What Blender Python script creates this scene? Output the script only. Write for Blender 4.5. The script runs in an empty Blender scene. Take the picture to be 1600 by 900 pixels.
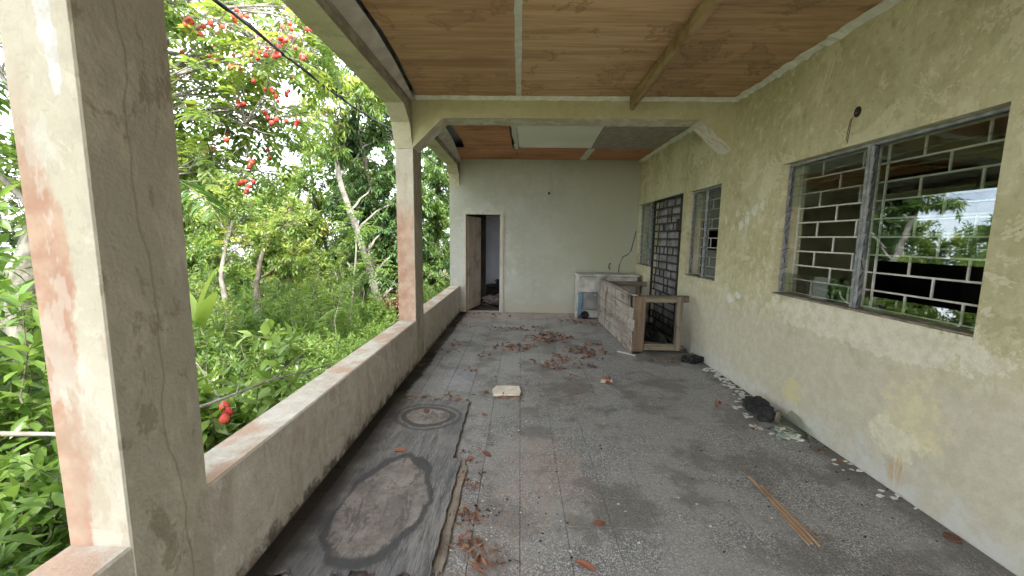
import bpy, bmesh, math, random
import numpy as np
from mathutils import Vector, Matrix

S = bpy.context.scene
COL = S.collection
rng = np.random.default_rng(7)
random.seed(7)

# ------------------------------------------------------------------ camera
cam_d = bpy.data.cameras.new('camera')
cam_d.sensor_width = 36.0
cam_d.lens = 36.0 * 623.05 / 1600.0
cam_d.clip_start = 0.02
cam_d.clip_end = 2000
cam = bpy.data.objects.new('camera', cam_d)
COL.objects.link(cam)
PI_, YA_, RO_ = (math.radians(a) for a in (7.1898, -1.0884, 0.7557))
_f = Vector((math.sin(YA_) * math.cos(PI_), math.cos(YA_) * math.cos(PI_), -math.sin(PI_)))
_r0 = Vector((math.cos(YA_), -math.sin(YA_), 0))
_u0 = _r0.cross(_f)
_r = _r0 * math.cos(RO_) + _u0 * math.sin(RO_)
_u = -_r0 * math.sin(RO_) + _u0 * math.cos(RO_)
mw = Matrix((_r, _u, -_f)).transposed().to_4x4()
mw.translation = (0, 0, 1.5)
cam.matrix_world = mw
S.camera = cam

# ------------------------------------------------------------------ sky, sun, exposure
SUN_DIR = Vector((0.16, -0.60, 0.78)).normalized()          # towards the sun
W = bpy.data.worlds.new('World')
S.world = W
W.use_nodes = True
nt = W.node_tree
nt.nodes.clear()
wo = nt.nodes.new('ShaderNodeOutputWorld')
bg = nt.nodes.new('ShaderNodeBackground')
sky = nt.nodes.new('ShaderNodeTexSky')
sky.sky_type = 'NISHITA'
sky.sun_disc = False
sky.sun_elevation = math.asin(SUN_DIR.z)
sky.sun_rotation = math.atan2(SUN_DIR.x, SUN_DIR.y)
sky.air_density = 1.0
sky.dust_density = 2.0
tc = nt.nodes.new('ShaderNodeTexCoord')
nz = nt.nodes.new('ShaderNodeTexNoise')
nz.inputs['Scale'].default_value = 3.2
nz.inputs['Detail'].default_value = 7
nz.inputs['Roughness'].default_value = 0.58
cr = nt.nodes.new('ShaderNodeValToRGB')
cr.color_ramp.elements[0].position = 0.34
cr.color_ramp.elements[1].position = 0.60
mx = nt.nodes.new('ShaderNodeMix')
mx.data_type = 'RGBA'
mx.inputs[7].default_value = (11.0, 11.3, 11.6, 1)           # bright white cloud
nt.links.new(tc.outputs['Generated'], nz.inputs['Vector'])
nt.links.new(nz.outputs['Fac'], cr.inputs['Fac'])
nt.links.new(cr.outputs['Color'], mx.inputs[0])
nt.links.new(sky.outputs['Color'], mx.inputs[6])
nt.links.new(mx.outputs[2], bg.inputs['Color'])
bg.inputs['Strength'].default_value = 0.14
nt.links.new(bg.outputs['Background'], wo.inputs['Surface'])

sun_d = bpy.data.lights.new('sun', 'SUN')
sun_d.energy = 3.6
sun_d.angle = math.radians(10.0)
sun_d.color = (1.0, 0.95, 0.86)
sun = bpy.data.objects.new('sun', sun_d)
COL.objects.link(sun)
sun.rotation_euler = (-SUN_DIR).to_track_quat('-Z', 'Y').to_euler()
sun.location = (0, 0, 30)

S.view_settings.view_transform = 'Standard'
S.view_settings.look = 'None'
S.view_settings.gamma = 1.0
S.view_settings.use_curve_mapping = False
S.view_settings.exposure = 1.84
S.cycles.max_bounces = 8
S.cycles.diffuse_bounces = 4
S.cycles.transparent_max_bounces = 16
S.cycles.use_adaptive_sampling = True
S.cycles.adaptive_threshold = 0.03
S.cycles.adaptive_min_samples = 12
S.cycles.use_denoising = True
S.cycles.use_light_tree = False


# ------------------------------------------------------------------ object helpers
def link(o, parent=None):
    COL.objects.link(o)
    if parent is not None:
        o.parent = parent
    return o


def tag(o, label=None, cat=None, group=None, kind=None):
    if label: o['label'] = label
    if cat: o['category'] = cat
    if group: o['group'] = group
    if kind: o['kind'] = kind
    return o


def empty(name, label=None, cat=None, loc=(0, 0, 0), group=None):
    o = bpy.data.objects.new(name, None)
    o.empty_display_size = 0.1
    o.location = loc
    link(o)
    return tag(o, label, cat, group)


def mesh_from(name, V, F, mat, smooth=False):
    me = bpy.data.meshes.new(name)
    me.from_pydata([tuple(v) for v in V], [], [tuple(f) for f in F])
    me.materials.append(mat)
    if smooth:
        me.polygons.foreach_set('use_smooth', [True] * len(me.polygons))
    me.update()
    return me


def obj(name, me, parent=None, loc=(0, 0, 0)):
    o = bpy.data.objects.new(name, me)
    link(o, parent)
    if parent is not None:
        # parents are unrotated empties or meshes at their own location
        pl = Vector((0, 0, 0))
        p = parent
        while p is not None:
            pl += p.location
            p = p.parent
        o.location = Vector(loc) - pl
    else:
        o.location = loc
    return o


class MB:
    """collects shapes into one bmesh, in world coordinates"""
    def __init__(self):
        self.bm = bmesh.new()

    def box(self, lo, hi, bev=0.0, rot=None, piv=None, jit=0.0):
        lo = Vector(lo); hi = Vector(hi)
        c = (lo + hi) / 2; d = hi - lo
        r = bmesh.ops.create_cube(self.bm, size=1.0)
        vs = r['verts']
        for v in vs:
            v.co = Vector((v.co.x * d.x, v.co.y * d.y, v.co.z * d.z)) + c
            if jit:
                v.co += Vector([random.uniform(-jit, jit) for _ in range(3)])
        if bev > 0:
            es = list({e for v in vs for e in v.link_edges})
            rb = bmesh.ops.bevel(self.bm, geom=es, offset=bev, segments=1, affect='EDGES', profile=0.7)
            vs = list({v for f in rb['faces'] for v in f.verts} | {v for v in vs if v.is_valid})
        if rot is not None:
            p = Vector(piv) if piv is not None else c
            for v in vs:
                v.co = rot @ (v.co - p) + p
        return self

    def bar(self, a, b, w, h, bev=0.0, up=(0, 0, 1)):
        a = Vector(a); b = Vector(b)
        y = (b - a); L = y.length; y.normalize()
        u = Vector(up)
        if abs(u.dot(y)) > 0.95: u = Vector((1, 0, 0))
        x = y.cross(u).normalized(); z = x.cross(y)
        M = Matrix((x, y, z)).transposed()
        r = bmesh.ops.create_cube(self.bm, size=1.0)
        vs = r['verts']
        for v in vs:
            v.co = Vector((v.co.x * w, v.co.y * L, v.co.z * h))
        if bev > 0:
            es = list({e for v in vs for e in v.link_edges})
            rb = bmesh.ops.bevel(self.bm, geom=es, offset=bev, segments=1, affect='EDGES')
            vs = list({v for f in rb['faces'] for v in f.verts} | {v for v in vs if v.is_valid})
        m = (a + b) / 2
        for v in vs:
            v.co = M @ v.co + m
        return self

    def tube(self, pts, rad, n=8, cap=True):
        pts = [Vector(p) for p in pts]
        rads = rad if isinstance(rad, (list, tuple)) else [rad] * len(pts)
        rings = []
        for i, p in enumerate(pts):
            t = (pts[min(i + 1, len(pts) - 1)] - pts[max(i - 1, 0)]).normalized()
            u = Vector((0, 0, 1)) if abs(t.z) < 0.9 else Vector((1, 0, 0))
            x = t.cross(u).normalized(); y = x.cross(t)
            rings.append([self.bm.verts.new(p + (x * math.cos(2 * math.pi * k / n) + y * math.sin(2 * math.pi * k / n)) * rads[i]) for k in range(n)])
        for a, b in zip(rings, rings[1:]):
            for k in range(n):
                self.bm.faces.new((a[k], a[(k + 1) % n], b[(k + 1) % n], b[k]))
        if cap:
            self.bm.faces.new(rings[0]); self.bm.faces.new(rings[-1])
        return self

    def prism(self, poly, ax, lo, hi):
        """poly: 2-D outline in the two other axes (cyclic order), extruded along ax"""
        def mk(p, t):
            if ax == 0: return Vector((t, p[0], p[1]))
            if ax == 1: return Vector((p[0], t, p[1]))
            return Vector((p[0], p[1], t))
        A = [self.bm.verts.new(mk(p, lo)) for p in poly]
        B = [self.bm.verts.new(mk(p, hi)) for p in poly]
        n = len(poly)
        self.bm.faces.new(A); self.bm.faces.new(list(reversed(B)))
        for k in range(n):
            self.bm.faces.new((A[k], B[k], B[(k + 1) % n], A[(k + 1) % n]))
        return self

    def done(self, name, mat, parent=None, smooth=False, org=None):
        bmesh.ops.recalc_face_normals(self.bm, faces=self.bm.faces)
        me = bpy.data.meshes.new(name)
        if org is not None:
            for v in self.bm.verts: v.co -= Vector(org)
        self.bm.to_mesh(me); self.bm.free()
        me.materials.append(mat)
        if smooth:
            me.polygons.foreach_set('use_smooth', [True] * len(me.polygons))
        return obj(name, me, parent, org if org is not None else (0, 0, 0))


def rotz(a): return Matrix.Rotation(a, 3, 'Z')
def rotx(a): return Matrix.Rotation(a, 3, 'X')
def roty(a): return Matrix.Rotation(a, 3, 'Y')


# ------------------------------------------------------------------ material helpers
class NT:
    def __init__(self, name):
        self.m = bpy.data.materials.new(name)
        self.m.use_nodes = True
        self.t = self.m.node_tree
        self.t.nodes.clear()
        self.out = self.t.nodes.new('ShaderNodeOutputMaterial')
        self.p = self.t.nodes.new('ShaderNodeBsdfPrincipled')
        self.t.links.new(self.p.outputs[0], self.out.inputs[0])
        g = self.t.nodes.new('ShaderNodeNewGeometry')
        self.pos = g.outputs['Position']
        self.nor = g.outputs['Normal']

    def L(self, a, b): self.t.links.new(a, b)

    def put(self, sock, v):
        if isinstance(v, bpy.types.NodeSocket): self.L(v, sock)
        elif isinstance(v, (tuple, list)):
            sock.default_value = (*v, 1) if len(sock.default_value) == 4 and len(v) == 3 else v
        else: sock.default_value = v

    def map(self, sc=(1, 1, 1), vec=None, loc=(0, 0, 0), rot=(0, 0, 0)):
        n = self.t.nodes.new('ShaderNodeMapping')
        n.inputs['Scale'].default_value = sc
        n.inputs['Location'].default_value = loc
        n.inputs['Rotation'].default_value = rot
        self.L(vec or self.pos, n.inputs['Vector'])
        return n.outputs[0]

    def noise(self, scale, detail=4, rough=0.55, vec=None, dist=0.0):
        detail = min(detail, 5)
        key = (scale, detail, rough, dist)
        if vec is None:
            self.cache = getattr(self, 'cache', {})
            if key in self.cache: return self.cache[key]
        n = self.t.nodes.new('ShaderNodeTexNoise')
        n.inputs['Scale'].default_value = scale
        n.inputs['Detail'].default_value = detail
        n.inputs['Roughness'].default_value = rough
        n.inputs['Distortion'].default_value = dist
        self.L(vec or self.pos, n.inputs['Vector'])
        if vec is None: self.cache[key] = n.outputs['Fac']
        return n.outputs['Fac']

    def voro(self, scale, vec=None, feat='F1', out='Distance'):
        n = self.t.nodes.new('ShaderNodeTexVoronoi')
        n.feature = feat
        n.inputs['Scale'].default_value = scale
        self.L(vec or self.pos, n.inputs['Vector'])
        return n.outputs[out]

    def white(self, vec):
        n = self.t.nodes.new('ShaderNodeTexWhiteNoise')
        n.noise_dimensions = '3D'
        self.L(vec, n.inputs['Vector'])
        return n.outputs['Value']

    def ramp(self, fac, a, b, ca=0.0, cb=1.0):
        n = self.t.nodes.new('ShaderNodeMapRange')
        n.interpolation_type = 'SMOOTHSTEP'
        n.inputs['From Min'].default_value = a
        n.inputs['From Max'].default_value = b
        n.inputs['To Min'].default_value = ca
        n.inputs['To Max'].default_value = cb
        self.put(n.inputs['Value'], fac)
        return n.outputs[0]

    def math(self, op, a, b=0.0, c=None):
        n = self.t.nodes.new('ShaderNodeMath')
        n.operation = op
        self.put(n.inputs[0], a); self.put(n.inputs[1], b)
        if c is not None: self.put(n.inputs[2], c)
        return n.outputs[0]

    def mix(self, fac, a, b, mode='MIX'):
        n = self.t.nodes.new('ShaderNodeMix')
        n.data_type = 'RGBA'; n.blend_type = mode
        self.put(n.inputs[0], fac); self.put(n.inputs[6], a); self.put(n.inputs[7], b)
        return n.outputs[2]

    def xyz(self, vec=None):
        n = self.t.nodes.new('ShaderNodeSeparateXYZ')
        self.L(vec or self.pos, n.inputs[0])
        return n.outputs

    def blob(self, c, r, nscale=6.0, namp=0.5, soft=0.15):
        """patch of irregular outline around point c with radii r (0 in an axis = ignore)"""
        sc = [1.0 / v if v else 0.0 for v in r]
        v = self.map(sc, loc=[-ci * si for ci, si in zip(c, sc)])
        n = self.t.nodes.new('ShaderNodeVectorMath'); n.operation = 'LENGTH'
        self.L(v, n.inputs[0])
        nscale = 9.0 if nscale < 11 else 20.0
        nn = self.math('MULTIPLY', self.math('SUBTRACT', self.noise(nscale, 5, 0.7), 0.5), namp * 5)
        d = self.math('ADD', n.outputs['Value'], nn)
        return self.math('MULTIPLY', self.ramp(d, 1.0 + soft, 1.0 - soft, 0, 1), self.ramp(self.noise(13.0, 5, 0.72), 0.36, 0.60, 1.0, 0.45))

    def bump(self, h, strength=0.3, dist=0.01, nrm=None):
        n = self.t.nodes.new('ShaderNodeBump')
        n.inputs['Strength'].default_value = strength
        n.inputs['Distance'].default_value = dist
        self.L(h, n.inputs['Height'])
        if nrm is not None: self.L(nrm, n.inputs['Normal'])
        return n.outputs[0]

    def fin(self, col, rough=0.8, normal=None, spec=0.3, metal=0.0):
        self.put(self.p.inputs['Base Color'], col)
        self.put(self.p.inputs['Roughness'], rough)
        self.p.inputs['Specular IOR Level'].default_value = spec
        self.p.inputs['Metallic'].default_value = metal
        if normal is not None: self.L(normal, self.p.inputs['Normal'])
        return self.m


def plaster(name, base, dark, light, extra=None, bscale=1.0, rough=0.9, mot=1.0):
    """old lime paint on cement render: cloudy tone, runs, flakes, pin holes"""
    k = NT(name)
    n1 = k.noise(1.3, 6, 0.6, dist=0.4)
    col = k.mix(k.ramp(n1, 0.34, 0.68), dark, base)
    n2 = k.noise(3.4, 6, 0.65, k.map((1, 1, 0.55), loc=(3, 1, 2)), 0.3)
    col = k.mix(k.ramp(n2, 0.55, 0.75, 0, 0.7), col, light)
    st = k.noise(5.0, 4, 0.6, k.map((1.3, 1.3, 0.22), loc=(7, 3, 0)))
    col = k.mix(k.ramp(st, 0.56, 0.74, 0, 0.26), col, tuple(c * 0.66 for c in dark))
    mo = k.noise(13.0, 5, 0.72)
    col = k.mix(k.ramp(mo, 0.50, 0.66, 0, 0.38 * mot), col, tuple(c * 0.70 for c in dark))
    col = k.mix(k.ramp(mo, 0.46, 0.32, 0, 0.45 * mot), col, tuple(min(1, c * 1.12) for c in light))
    pl = k.noise(2.3, 5, 0.78, k.map(loc=(11, 4, 6)), 0.6)
    col = k.mix(k.ramp(pl, 0.555, 0.575, 0, 0.42 * mot), col, tuple(min(1, c * 1.10) for c in light))
    pl2 = k.noise(3.1, 5, 0.78, k.map(loc=(1, 14, 3)), 0.5)
    col = k.mix(k.ramp(pl2, 0.60, 0.615, 0, 0.40 * mot), col, tuple(c * 0.74 for c in dark))
    sp = k.noise(38, 3, 0.6)
    col = k.mix(k.ramp(sp, 0.64, 0.74, 0, 0.35), col, tuple(c * 0.6 for c in dark))
    if extra: col = extra(k, col)
    pin = k.voro(9.0)
    pm = k.math('MULTIPLY', k.ramp(pin, 0.035, 0.02), k.ramp(k.noise(2.2, 2), 0.5, 0.6))
    col = k.mix(pm, col, (0.06, 0.055, 0.05))
    h = k.math('ADD', k.math('MULTIPLY', k.noise(90, 2, 0.6), 0.22), k.math('MULTIPLY', k.noise(8, 3, 0.65), 0.9))
    return k.fin(col, rough, k.bump(h, 0.6 * bscale, 0.012), 0.2)


def zof(k): return k.xyz()[2]


# right-hand wall ----------------------------------------------------------------
def wall_extra(k, col):
    z = zof(k)
    zn = k.math('ADD', z, k.math('MULTIPLY', k.math('SUBTRACT', k.noise(5.0, 5, 0.65), 0.5), 0.7))
    col = k.mix(k.ramp(zn, 1.15, 0.55, 0, 0.85), col, k.mix(k.ramp(k.noise(13.0, 5, 0.72), 0.40, 0.58), (0.55, 0.51, 0.40), (0.50, 0.455, 0.355)))          # greyer, dirtier lower wall
    col = k.mix(k.math('MULTIPLY', k.ramp(zn, 0.24, 0.02, 0, 0.8), k.ramp(k.noise(13.0, 5, 0.72), 0.38, 0.60, 1.0, 0.45)), col, (0.56, 0.56, 0.53))        # whitish salts at the foot
    col = k.mix(k.math('MULTIPLY', k.blob((2.29, 2.28, 0.50), (0, 0.17, 0.22), 7, 0.55, 0.30), 0.8), col, (0.66, 0.585, 0.345))
    col = k.mix(k.blob((2.29, 2.36, 0.30), (0, 0.16, 0.12), 9, 0.6, 0.15), col, (0.68, 0.64, 0.47))
    col = k.mix(k.blob((2.29, 3.27, 0.27), (0, 0.13, 0.10), 9, 0.6, 0.25), col, (0.60, 0.54, 0.30))
    yst = k.noise(30, 3, 0.6, k.map((1, 1.6, 0.12)))
    col = k.mix(k.math('MULTIPLY', k.blob((2.29, 2.305, 0.13), (0, 0.05, 0.085), 20, 0.3, 0.45), k.ramp(yst, 0.38, 0.58)), col, (0.50, 0.31, 0.14))
    # cement patch under the near window
    col = k.mix(k.math('MULTIPLY', k.blob((2.29, 2.75, 0.93), (0, 0.92, 0.14), 6, 0.30, 0.05), 1.0), col, (0.66, 0.62, 0.49))
    for c, r in (((2.29, 4.35, 0.88), (0, 0.07, 0.05)), ((2.29, 4.20, 0.93), (0, 0.06, 0.035)),
                 ((2.29, 4.02, 1.80), (0, 0.06, 0.05)), ((2.29, 4.15, 1.72), (0, 0.045, 0.07)),
                 ((2.29, 4.24, 1.66), (0, 0.05, 0.05)), ((2.29, 2.02, 2.72), (0, 0.14, 0.07)), ((2.29, 3.9, 1.84), (0, 0.03, 0.05))):
        col = k.mix(k.blob(c, r, 14, 0.5, 0.06), col, (0.66, 0.66, 0.60))
    up = k.ramp(k.noise(1.9, 6, 0.62, k.map((1, 1, 0.4), loc=(2, 2, 2))), 0.52, 0.66, 0, 0.5)
    col = k.mix(k.math('MULTIPLY', up, k.ramp(z, 1.3, 2.1)), col, (0.54, 0.54, 0.36))
    return col


M_WALL = plaster('wall_paint', (0.55, 0.51, 0.325), (0.43, 0.395, 0.225), (0.62, 0.59, 0.43), wall_extra, mot=1.15)


def far_extra(k, col):
    z = zof(k); x = k.xyz()[0]
    xn = k.math('ADD', x, k.math('MULTIPLY', k.math('SUBTRACT', k.noise(1.6, 4), 0.5), 1.4))
    col = k.mix(k.ramp(xn, 0.2, 2.0, 0, 0.75), col, (0.40, 0.40, 0.28))
    zn = k.math('ADD', z, k.math('MULTIPLY', k.math('SUBTRACT', k.noise(3, 5), 0.5), 0.4))
    col = k.mix(k.ramp(zn, 0.30, 0.05, 0, 0.7), col, (0.47, 0.42, 0.34))
    halo = k.blob((-0.72, 7.95, 1.0), (0.62, 0, 1.22), 5, 0.25, 0.1)
    col = k.mix(k.math('MULTIPLY', halo, k.ramp(k.noise(6, 5), 0.35, 0.6)), col, (0.52, 0.52, 0.49))
    return col


M_FAR = plaster('end_wall_paint', (0.47, 0.475, 0.415), (0.42, 0.42, 0.35), (0.50, 0.51, 0.47), far_extra, 0.6, mot=0.4)


def pillar_extra(k, col):
    x, y, z = k.xyz()
    n = k.noise(4.5, 6, 0.65, k.map((1, 1, 0.55)))
    # bare red render down the outer arris
    xo = k.math('ADD', k.math('MULTIPLY', k.math('SUBTRACT', x, -1.4), 5.0), k.math('MULTIPLY', k.math('SUBTRACT', n, 0.5), 1.5))
    low = k.ramp(z, 2.05, 1.5)
    red = k.math('MULTIPLY', k.ramp(xo, 0.58, 0.36), low)
    col = k.mix(k.math('MULTIPLY', red, 0.9), col, k.mix(k.ramp(k.noise(9, 5), 0.35, 0.7), (0.40, 0.21, 0.14), (0.52, 0.36, 0.26)))
    n3 = k.ramp(k.noise(3.0, 6, 0.68, k.map((1.4, 1.4, 0.5), loc=(5, 5, 5))), 0.55, 0.60, 0, 0.45)
    col = k.mix(n3, col, (0.40, 0.32, 0.24))
    n4 = k.ramp(k.noise(2.4, 6, 0.7, k.map((1.5, 1.5, 0.6), loc=(8, 1, 3))), 0.57, 0.60, 0, 0.3)
    col = k.mix(n4, col, (0.62, 0.62, 0.56))
    # pale cement run and patches
    midred = k.math('MULTIPLY', k.math('MULTIPLY', k.ramp(y, 3.9, 4.1), k.ramp(x, -1.205, -1.21)), k.ramp(k.math('ADD', z, k.math('MULTIPLY', n, 0.9)), 2.35, 2.05))
    col = k.mix(k.math('MULTIPLY', midred, 0.8), col, k.mix(k.ramp(k.noise(9, 5), 0.35, 0.65), (0.43, 0.25, 0.18), (0.54, 0.38, 0.28)))
    for c, r in (((-1.258, 1.1, 1.96), (0.018, 0, 0.10)), ((-1.272, 1.1, 2.10), (0.022, 0, 0.12))):
        m = k.math('MULTIPLY', k.math('MULTIPLY', k.blob(c, r, 12, 0.35, 0.12), 0.8), k.ramp(y, 3.1, 2.9))
        col = k.mix(k.math('MULTIPLY', m, k.ramp(x, -1.205, -1.21)), col, (0.64, 0.66, 0.69))
    # tide line trickling down the inner face
    yw = k.math('ADD', k.math('MULTIPLY', k.math('SUBTRACT', k.noise(1.7, 3, 0.5, k.map((0, 0, 1))), 0.5), 0.22), k.math('MULTIPLY', z, -0.055))
    d = k.math('ABSOLUTE', k.math('SUBTRACT', k.math('SUBTRACT', y, 1.335), yw))
    ln = k.math('MULTIPLY', k.ramp(d, 0.006, 0.002), k.ramp(x, -1.204, -1.2))
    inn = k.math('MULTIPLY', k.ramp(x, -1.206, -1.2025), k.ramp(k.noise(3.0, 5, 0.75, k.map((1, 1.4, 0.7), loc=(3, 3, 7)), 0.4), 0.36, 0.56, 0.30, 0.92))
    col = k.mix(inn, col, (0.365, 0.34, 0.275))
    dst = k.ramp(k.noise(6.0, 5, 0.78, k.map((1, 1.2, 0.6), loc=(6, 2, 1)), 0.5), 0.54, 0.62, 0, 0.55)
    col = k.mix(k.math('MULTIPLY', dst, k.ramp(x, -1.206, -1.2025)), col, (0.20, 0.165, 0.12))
    col = k.mix(k.math('MULTIPLY', ln, 0.4), col, (0.17, 0.14, 0.10))
    return col


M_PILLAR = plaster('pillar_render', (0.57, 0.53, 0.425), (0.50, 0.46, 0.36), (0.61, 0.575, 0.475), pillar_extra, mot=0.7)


def para_extra(k, col):
    z = zof(k)
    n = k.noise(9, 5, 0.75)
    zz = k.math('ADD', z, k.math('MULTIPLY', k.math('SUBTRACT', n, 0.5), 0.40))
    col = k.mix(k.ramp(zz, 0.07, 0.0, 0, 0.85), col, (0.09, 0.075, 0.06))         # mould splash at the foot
    top = k.ramp(z, 0.52, 0.5255)
    red = k.ramp(k.noise(3.4, 5, 0.65, k.map(loc=(4, 0, 1))), 0.44, 0.58)
    col = k.mix(k.math('MULTIPLY', top, red), col, (0.46, 0.33, 0.25))
    rn = k.ramp(k.noise(6, 5, 0.72, k.map((1.2, 1.2, 0.55), loc=(2, 6, 0)), 0.6), 0.50, 0.62, 0, 0.55)
    col = k.mix(k.math('MULTIPLY', rn, k.ramp(z, 0.523, 0.50)), col, (0.38, 0.32, 0.255))
    return col


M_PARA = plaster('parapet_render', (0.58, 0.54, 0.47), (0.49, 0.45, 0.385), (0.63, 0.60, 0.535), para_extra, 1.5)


def beam_extra(k, col):
    nz_ = k.xyz(k.nor)[2]
    sof = k.mix(k.ramp(k.noise(5, 5, 0.7), 0.50, 0.53), (0.55, 0.49, 0.36), (0.66, 0.62, 0.52))
    col = k.mix(k.ramp(nz_, -0.2, -0.5), col, sof)
    z = zof(k)
    zn = k.math('ADD', z, k.math('MULTIPLY', k.math('SUBTRACT', k.noise(9, 4), 0.5), 0.09))
    return k.mix(k.ramp(zn, 2.965, 2.985, 0, 0.85), col, (0.60, 0.61, 0.52))


M_BEAM = plaster('beam_paint', (0.46, 0.43, 0.25), (0.41, 0.38, 0.21), (0.49, 0.465, 0.295), beam_extra, mot=0.6)


def lbeam_extra(k, col):
    x, y, z = k.xyz()
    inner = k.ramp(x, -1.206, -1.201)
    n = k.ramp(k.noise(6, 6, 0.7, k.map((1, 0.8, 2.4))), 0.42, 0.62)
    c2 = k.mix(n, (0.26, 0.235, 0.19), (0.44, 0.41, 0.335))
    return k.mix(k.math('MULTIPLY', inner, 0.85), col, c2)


M_LBEAM = plaster('outer_beam_paint', (0.58, 0.54, 0.39), (0.52, 0.48, 0.33), (0.62, 0.58, 0.44), lbeam_extra)

k = NT('rough_cement')
M_CEMENT = k.fin(k.mix(k.noise(5, 5), (0.40, 0.39, 0.36), (0.55, 0.54, 0.5)), 0.95, k.bump(k.noise(30, 5), 0.5, 0.01))
k = NT('white_filler')
M_FILLER = k.fin(k.mix(k.ramp(k.noise(14, 5), 0.4, 0.7), (0.62, 0.62, 0.53), (0.74, 0.74, 0.66)), 0.9, k.bump(k.noise(25, 5), 0.6, 0.01))


# plywood ceiling -----------------------------------------------------------------
def ply(name, a, b, dk, seed, ax='x'):
    k = NT(name)
    sc = (0.45, 8.0, 1) if ax == 'x' else (8.0, 0.45, 1)
    g = k.noise(2.0, 7, 0.62, k.map(sc, loc=(seed, seed * 2.3, 0)), 0.35)
    f = k.noise(16.0, 5, 0.6, k.map((sc[0] * .5, sc[1] * .9, 1), loc=(seed, 0, 0)), 0.1)
    col = k.mix(k.ramp(g, 0.36, 0.64), a, b)
    col = k.mix(k.ramp(f, 0.42, 0.72, 0, 0.55), col, tuple(c * 0.72 for c in a))
    bl = k.noise(1.6, 5, 0.66, k.map((0.30, 2.6, 1), loc=(seed * 3, 1, 0)), 0.3)
    col = k.mix(k.ramp(bl, 0.52, 0.70, 0, 0.7), col, dk)
    pt = k.ramp(k.noise(3.6, 5, 0.65, k.map((0.7, 1.6, 1), loc=(2, seed, 0))), 0.60, 0.76, 0, 0.35)
    col = k.mix(pt, col, tuple(min(1, c * 1.5) for c in b))
    ws = k.noise(1.9, 5, 0.72, k.map(loc=(seed, 3, 0)), 0.5)
    edge = k.math('MULTIPLY', k.ramp(ws, 0.545, 0.56), k.ramp(ws, 0.60, 0.57))
    col = k.mix(k.math('MULTIPLY', edge, 0.45), col, tuple(c * 0.7 for c in dk))
    col = k.mix(k.ramp(ws, 0.56, 0.60, 0, 0.22), col, dk)
    return k.fin(col, 0.62, k.bump(k.math('ADD', g, f), 0.18, 0.004), 0.25)


M_PLY = [ply('plywood_a', (0.46, 0.265, 0.150), (0.60, 0.370, 0.218), (0.31, 0.165, 0.090), 1.0),
         ply('plywood_b', (0.52, 0.325, 0.180), (0.70, 0.465, 0.275), (0.27, 0.155, 0.080), 4.0),
         ply('plywood_c', (0.41, 0.260, 0.140), (0.57, 0.375, 0.215), (0.19, 0.112, 0.058), 8.0)]
M_PLYRED = ply('plywood_red', (0.45, 0.190, 0.098), (0.60, 0.285, 0.160), (0.23, 0.088, 0.045), 13.0)
k = NT('white_board')
M_WBOARD = k.fin(k.mix(k.ramp(k.noise(2, 5), 0.35, 0.7), (0.78, 0.78, 0.70), (0.86, 0.86, 0.79)), 0.9, k.bump(k.noise(40, 3), 0.1, 0.004))
k = NT('grey_board')
M_GBOARD = k.fin(k.mix(k.ramp(k.noise(9, 6, 0.7), 0.35, 0.7), (0.30, 0.26, 0.22), (0.42, 0.38, 0.33)), 0.9, k.bump(k.noise(60, 3), 0.15, 0.004))


def oldwood(name, a, b, dk, axis, seed=0, bs=0.5):
    k = NT(name)
    sc = [6.5, 6.5, 6.5]; sc[axis] = 0.45
    g = k.noise(3.5, 7, 0.66, k.map(sc, loc=(seed, seed, seed)), 0.5)
    col = k.mix(k.ramp(g, 0.32, 0.66), a, b)
    col = k.mix(k.ramp(k.noise(3, 6, 0.68, k.map(loc=(seed, 2, 2))), 0.50, 0.66, 0, 0.7), col, dk)
    return k.fin(col, 0.88, k.bump(g, bs, 0.012), 0.2)


M_BATTEN = oldwood('batten_wood', (0.27, 0.185, 0.095), (0.41, 0.305, 0.17), (0.16, 0.10, 0.05), 1, 2)
M_POST = oldwood('weathered_post', (0.12, 0.095, 0.066), (0.25, 0.21, 0.155), (0.075, 0.055, 0.038), 2, 3)
M_RAIL = oldwood('weathered_rail', (0.12, 0.097, 0.068), (0.26, 0.22, 0.16), (0.075, 0.055, 0.038), 0, 6)
M_REDPOST = oldwood('reddish_post', (0.13, 0.09, 0.06), (0.23, 0.165, 0.115), (0.13, 0.085, 0.055), 2, 9)
def peeling():
    k = NT('peeling_board')
    g = k.noise(3.0, 5, 0.7, k.map((6, 0.6, 5), loc=(4, 4, 4)), 0.4)
    col = k.mix(k.ramp(g, 0.36, 0.62), (0.18, 0.145, 0.115), (0.31, 0.265, 0.22))
    p = k.noise(4.5, 5, 0.78, k.map((1, 0.30, 1.5)), 0.4)
    col = k.mix(k.ramp(p, 0.42, 0.54, 0, 0.8), col, k.mix(k.ramp(k.noise(24, 4, 0.7), 0.4, 0.6), (0.31, 0.27, 0.23), (0.45, 0.40, 0.355)))
    col = k.mix(k.ramp(k.noise(2.6, 5, 0.75, k.map((1, 2.2, 0.7), loc=(5, 1, 5)), 0.6), 0.52, 0.60, 0, 0.75), col, (0.12, 0.092, 0.075))
    return k.fin(col, 0.9, k.bump(k.math('ADD', g, p), 0.9, 0.012), 0.15)


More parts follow.
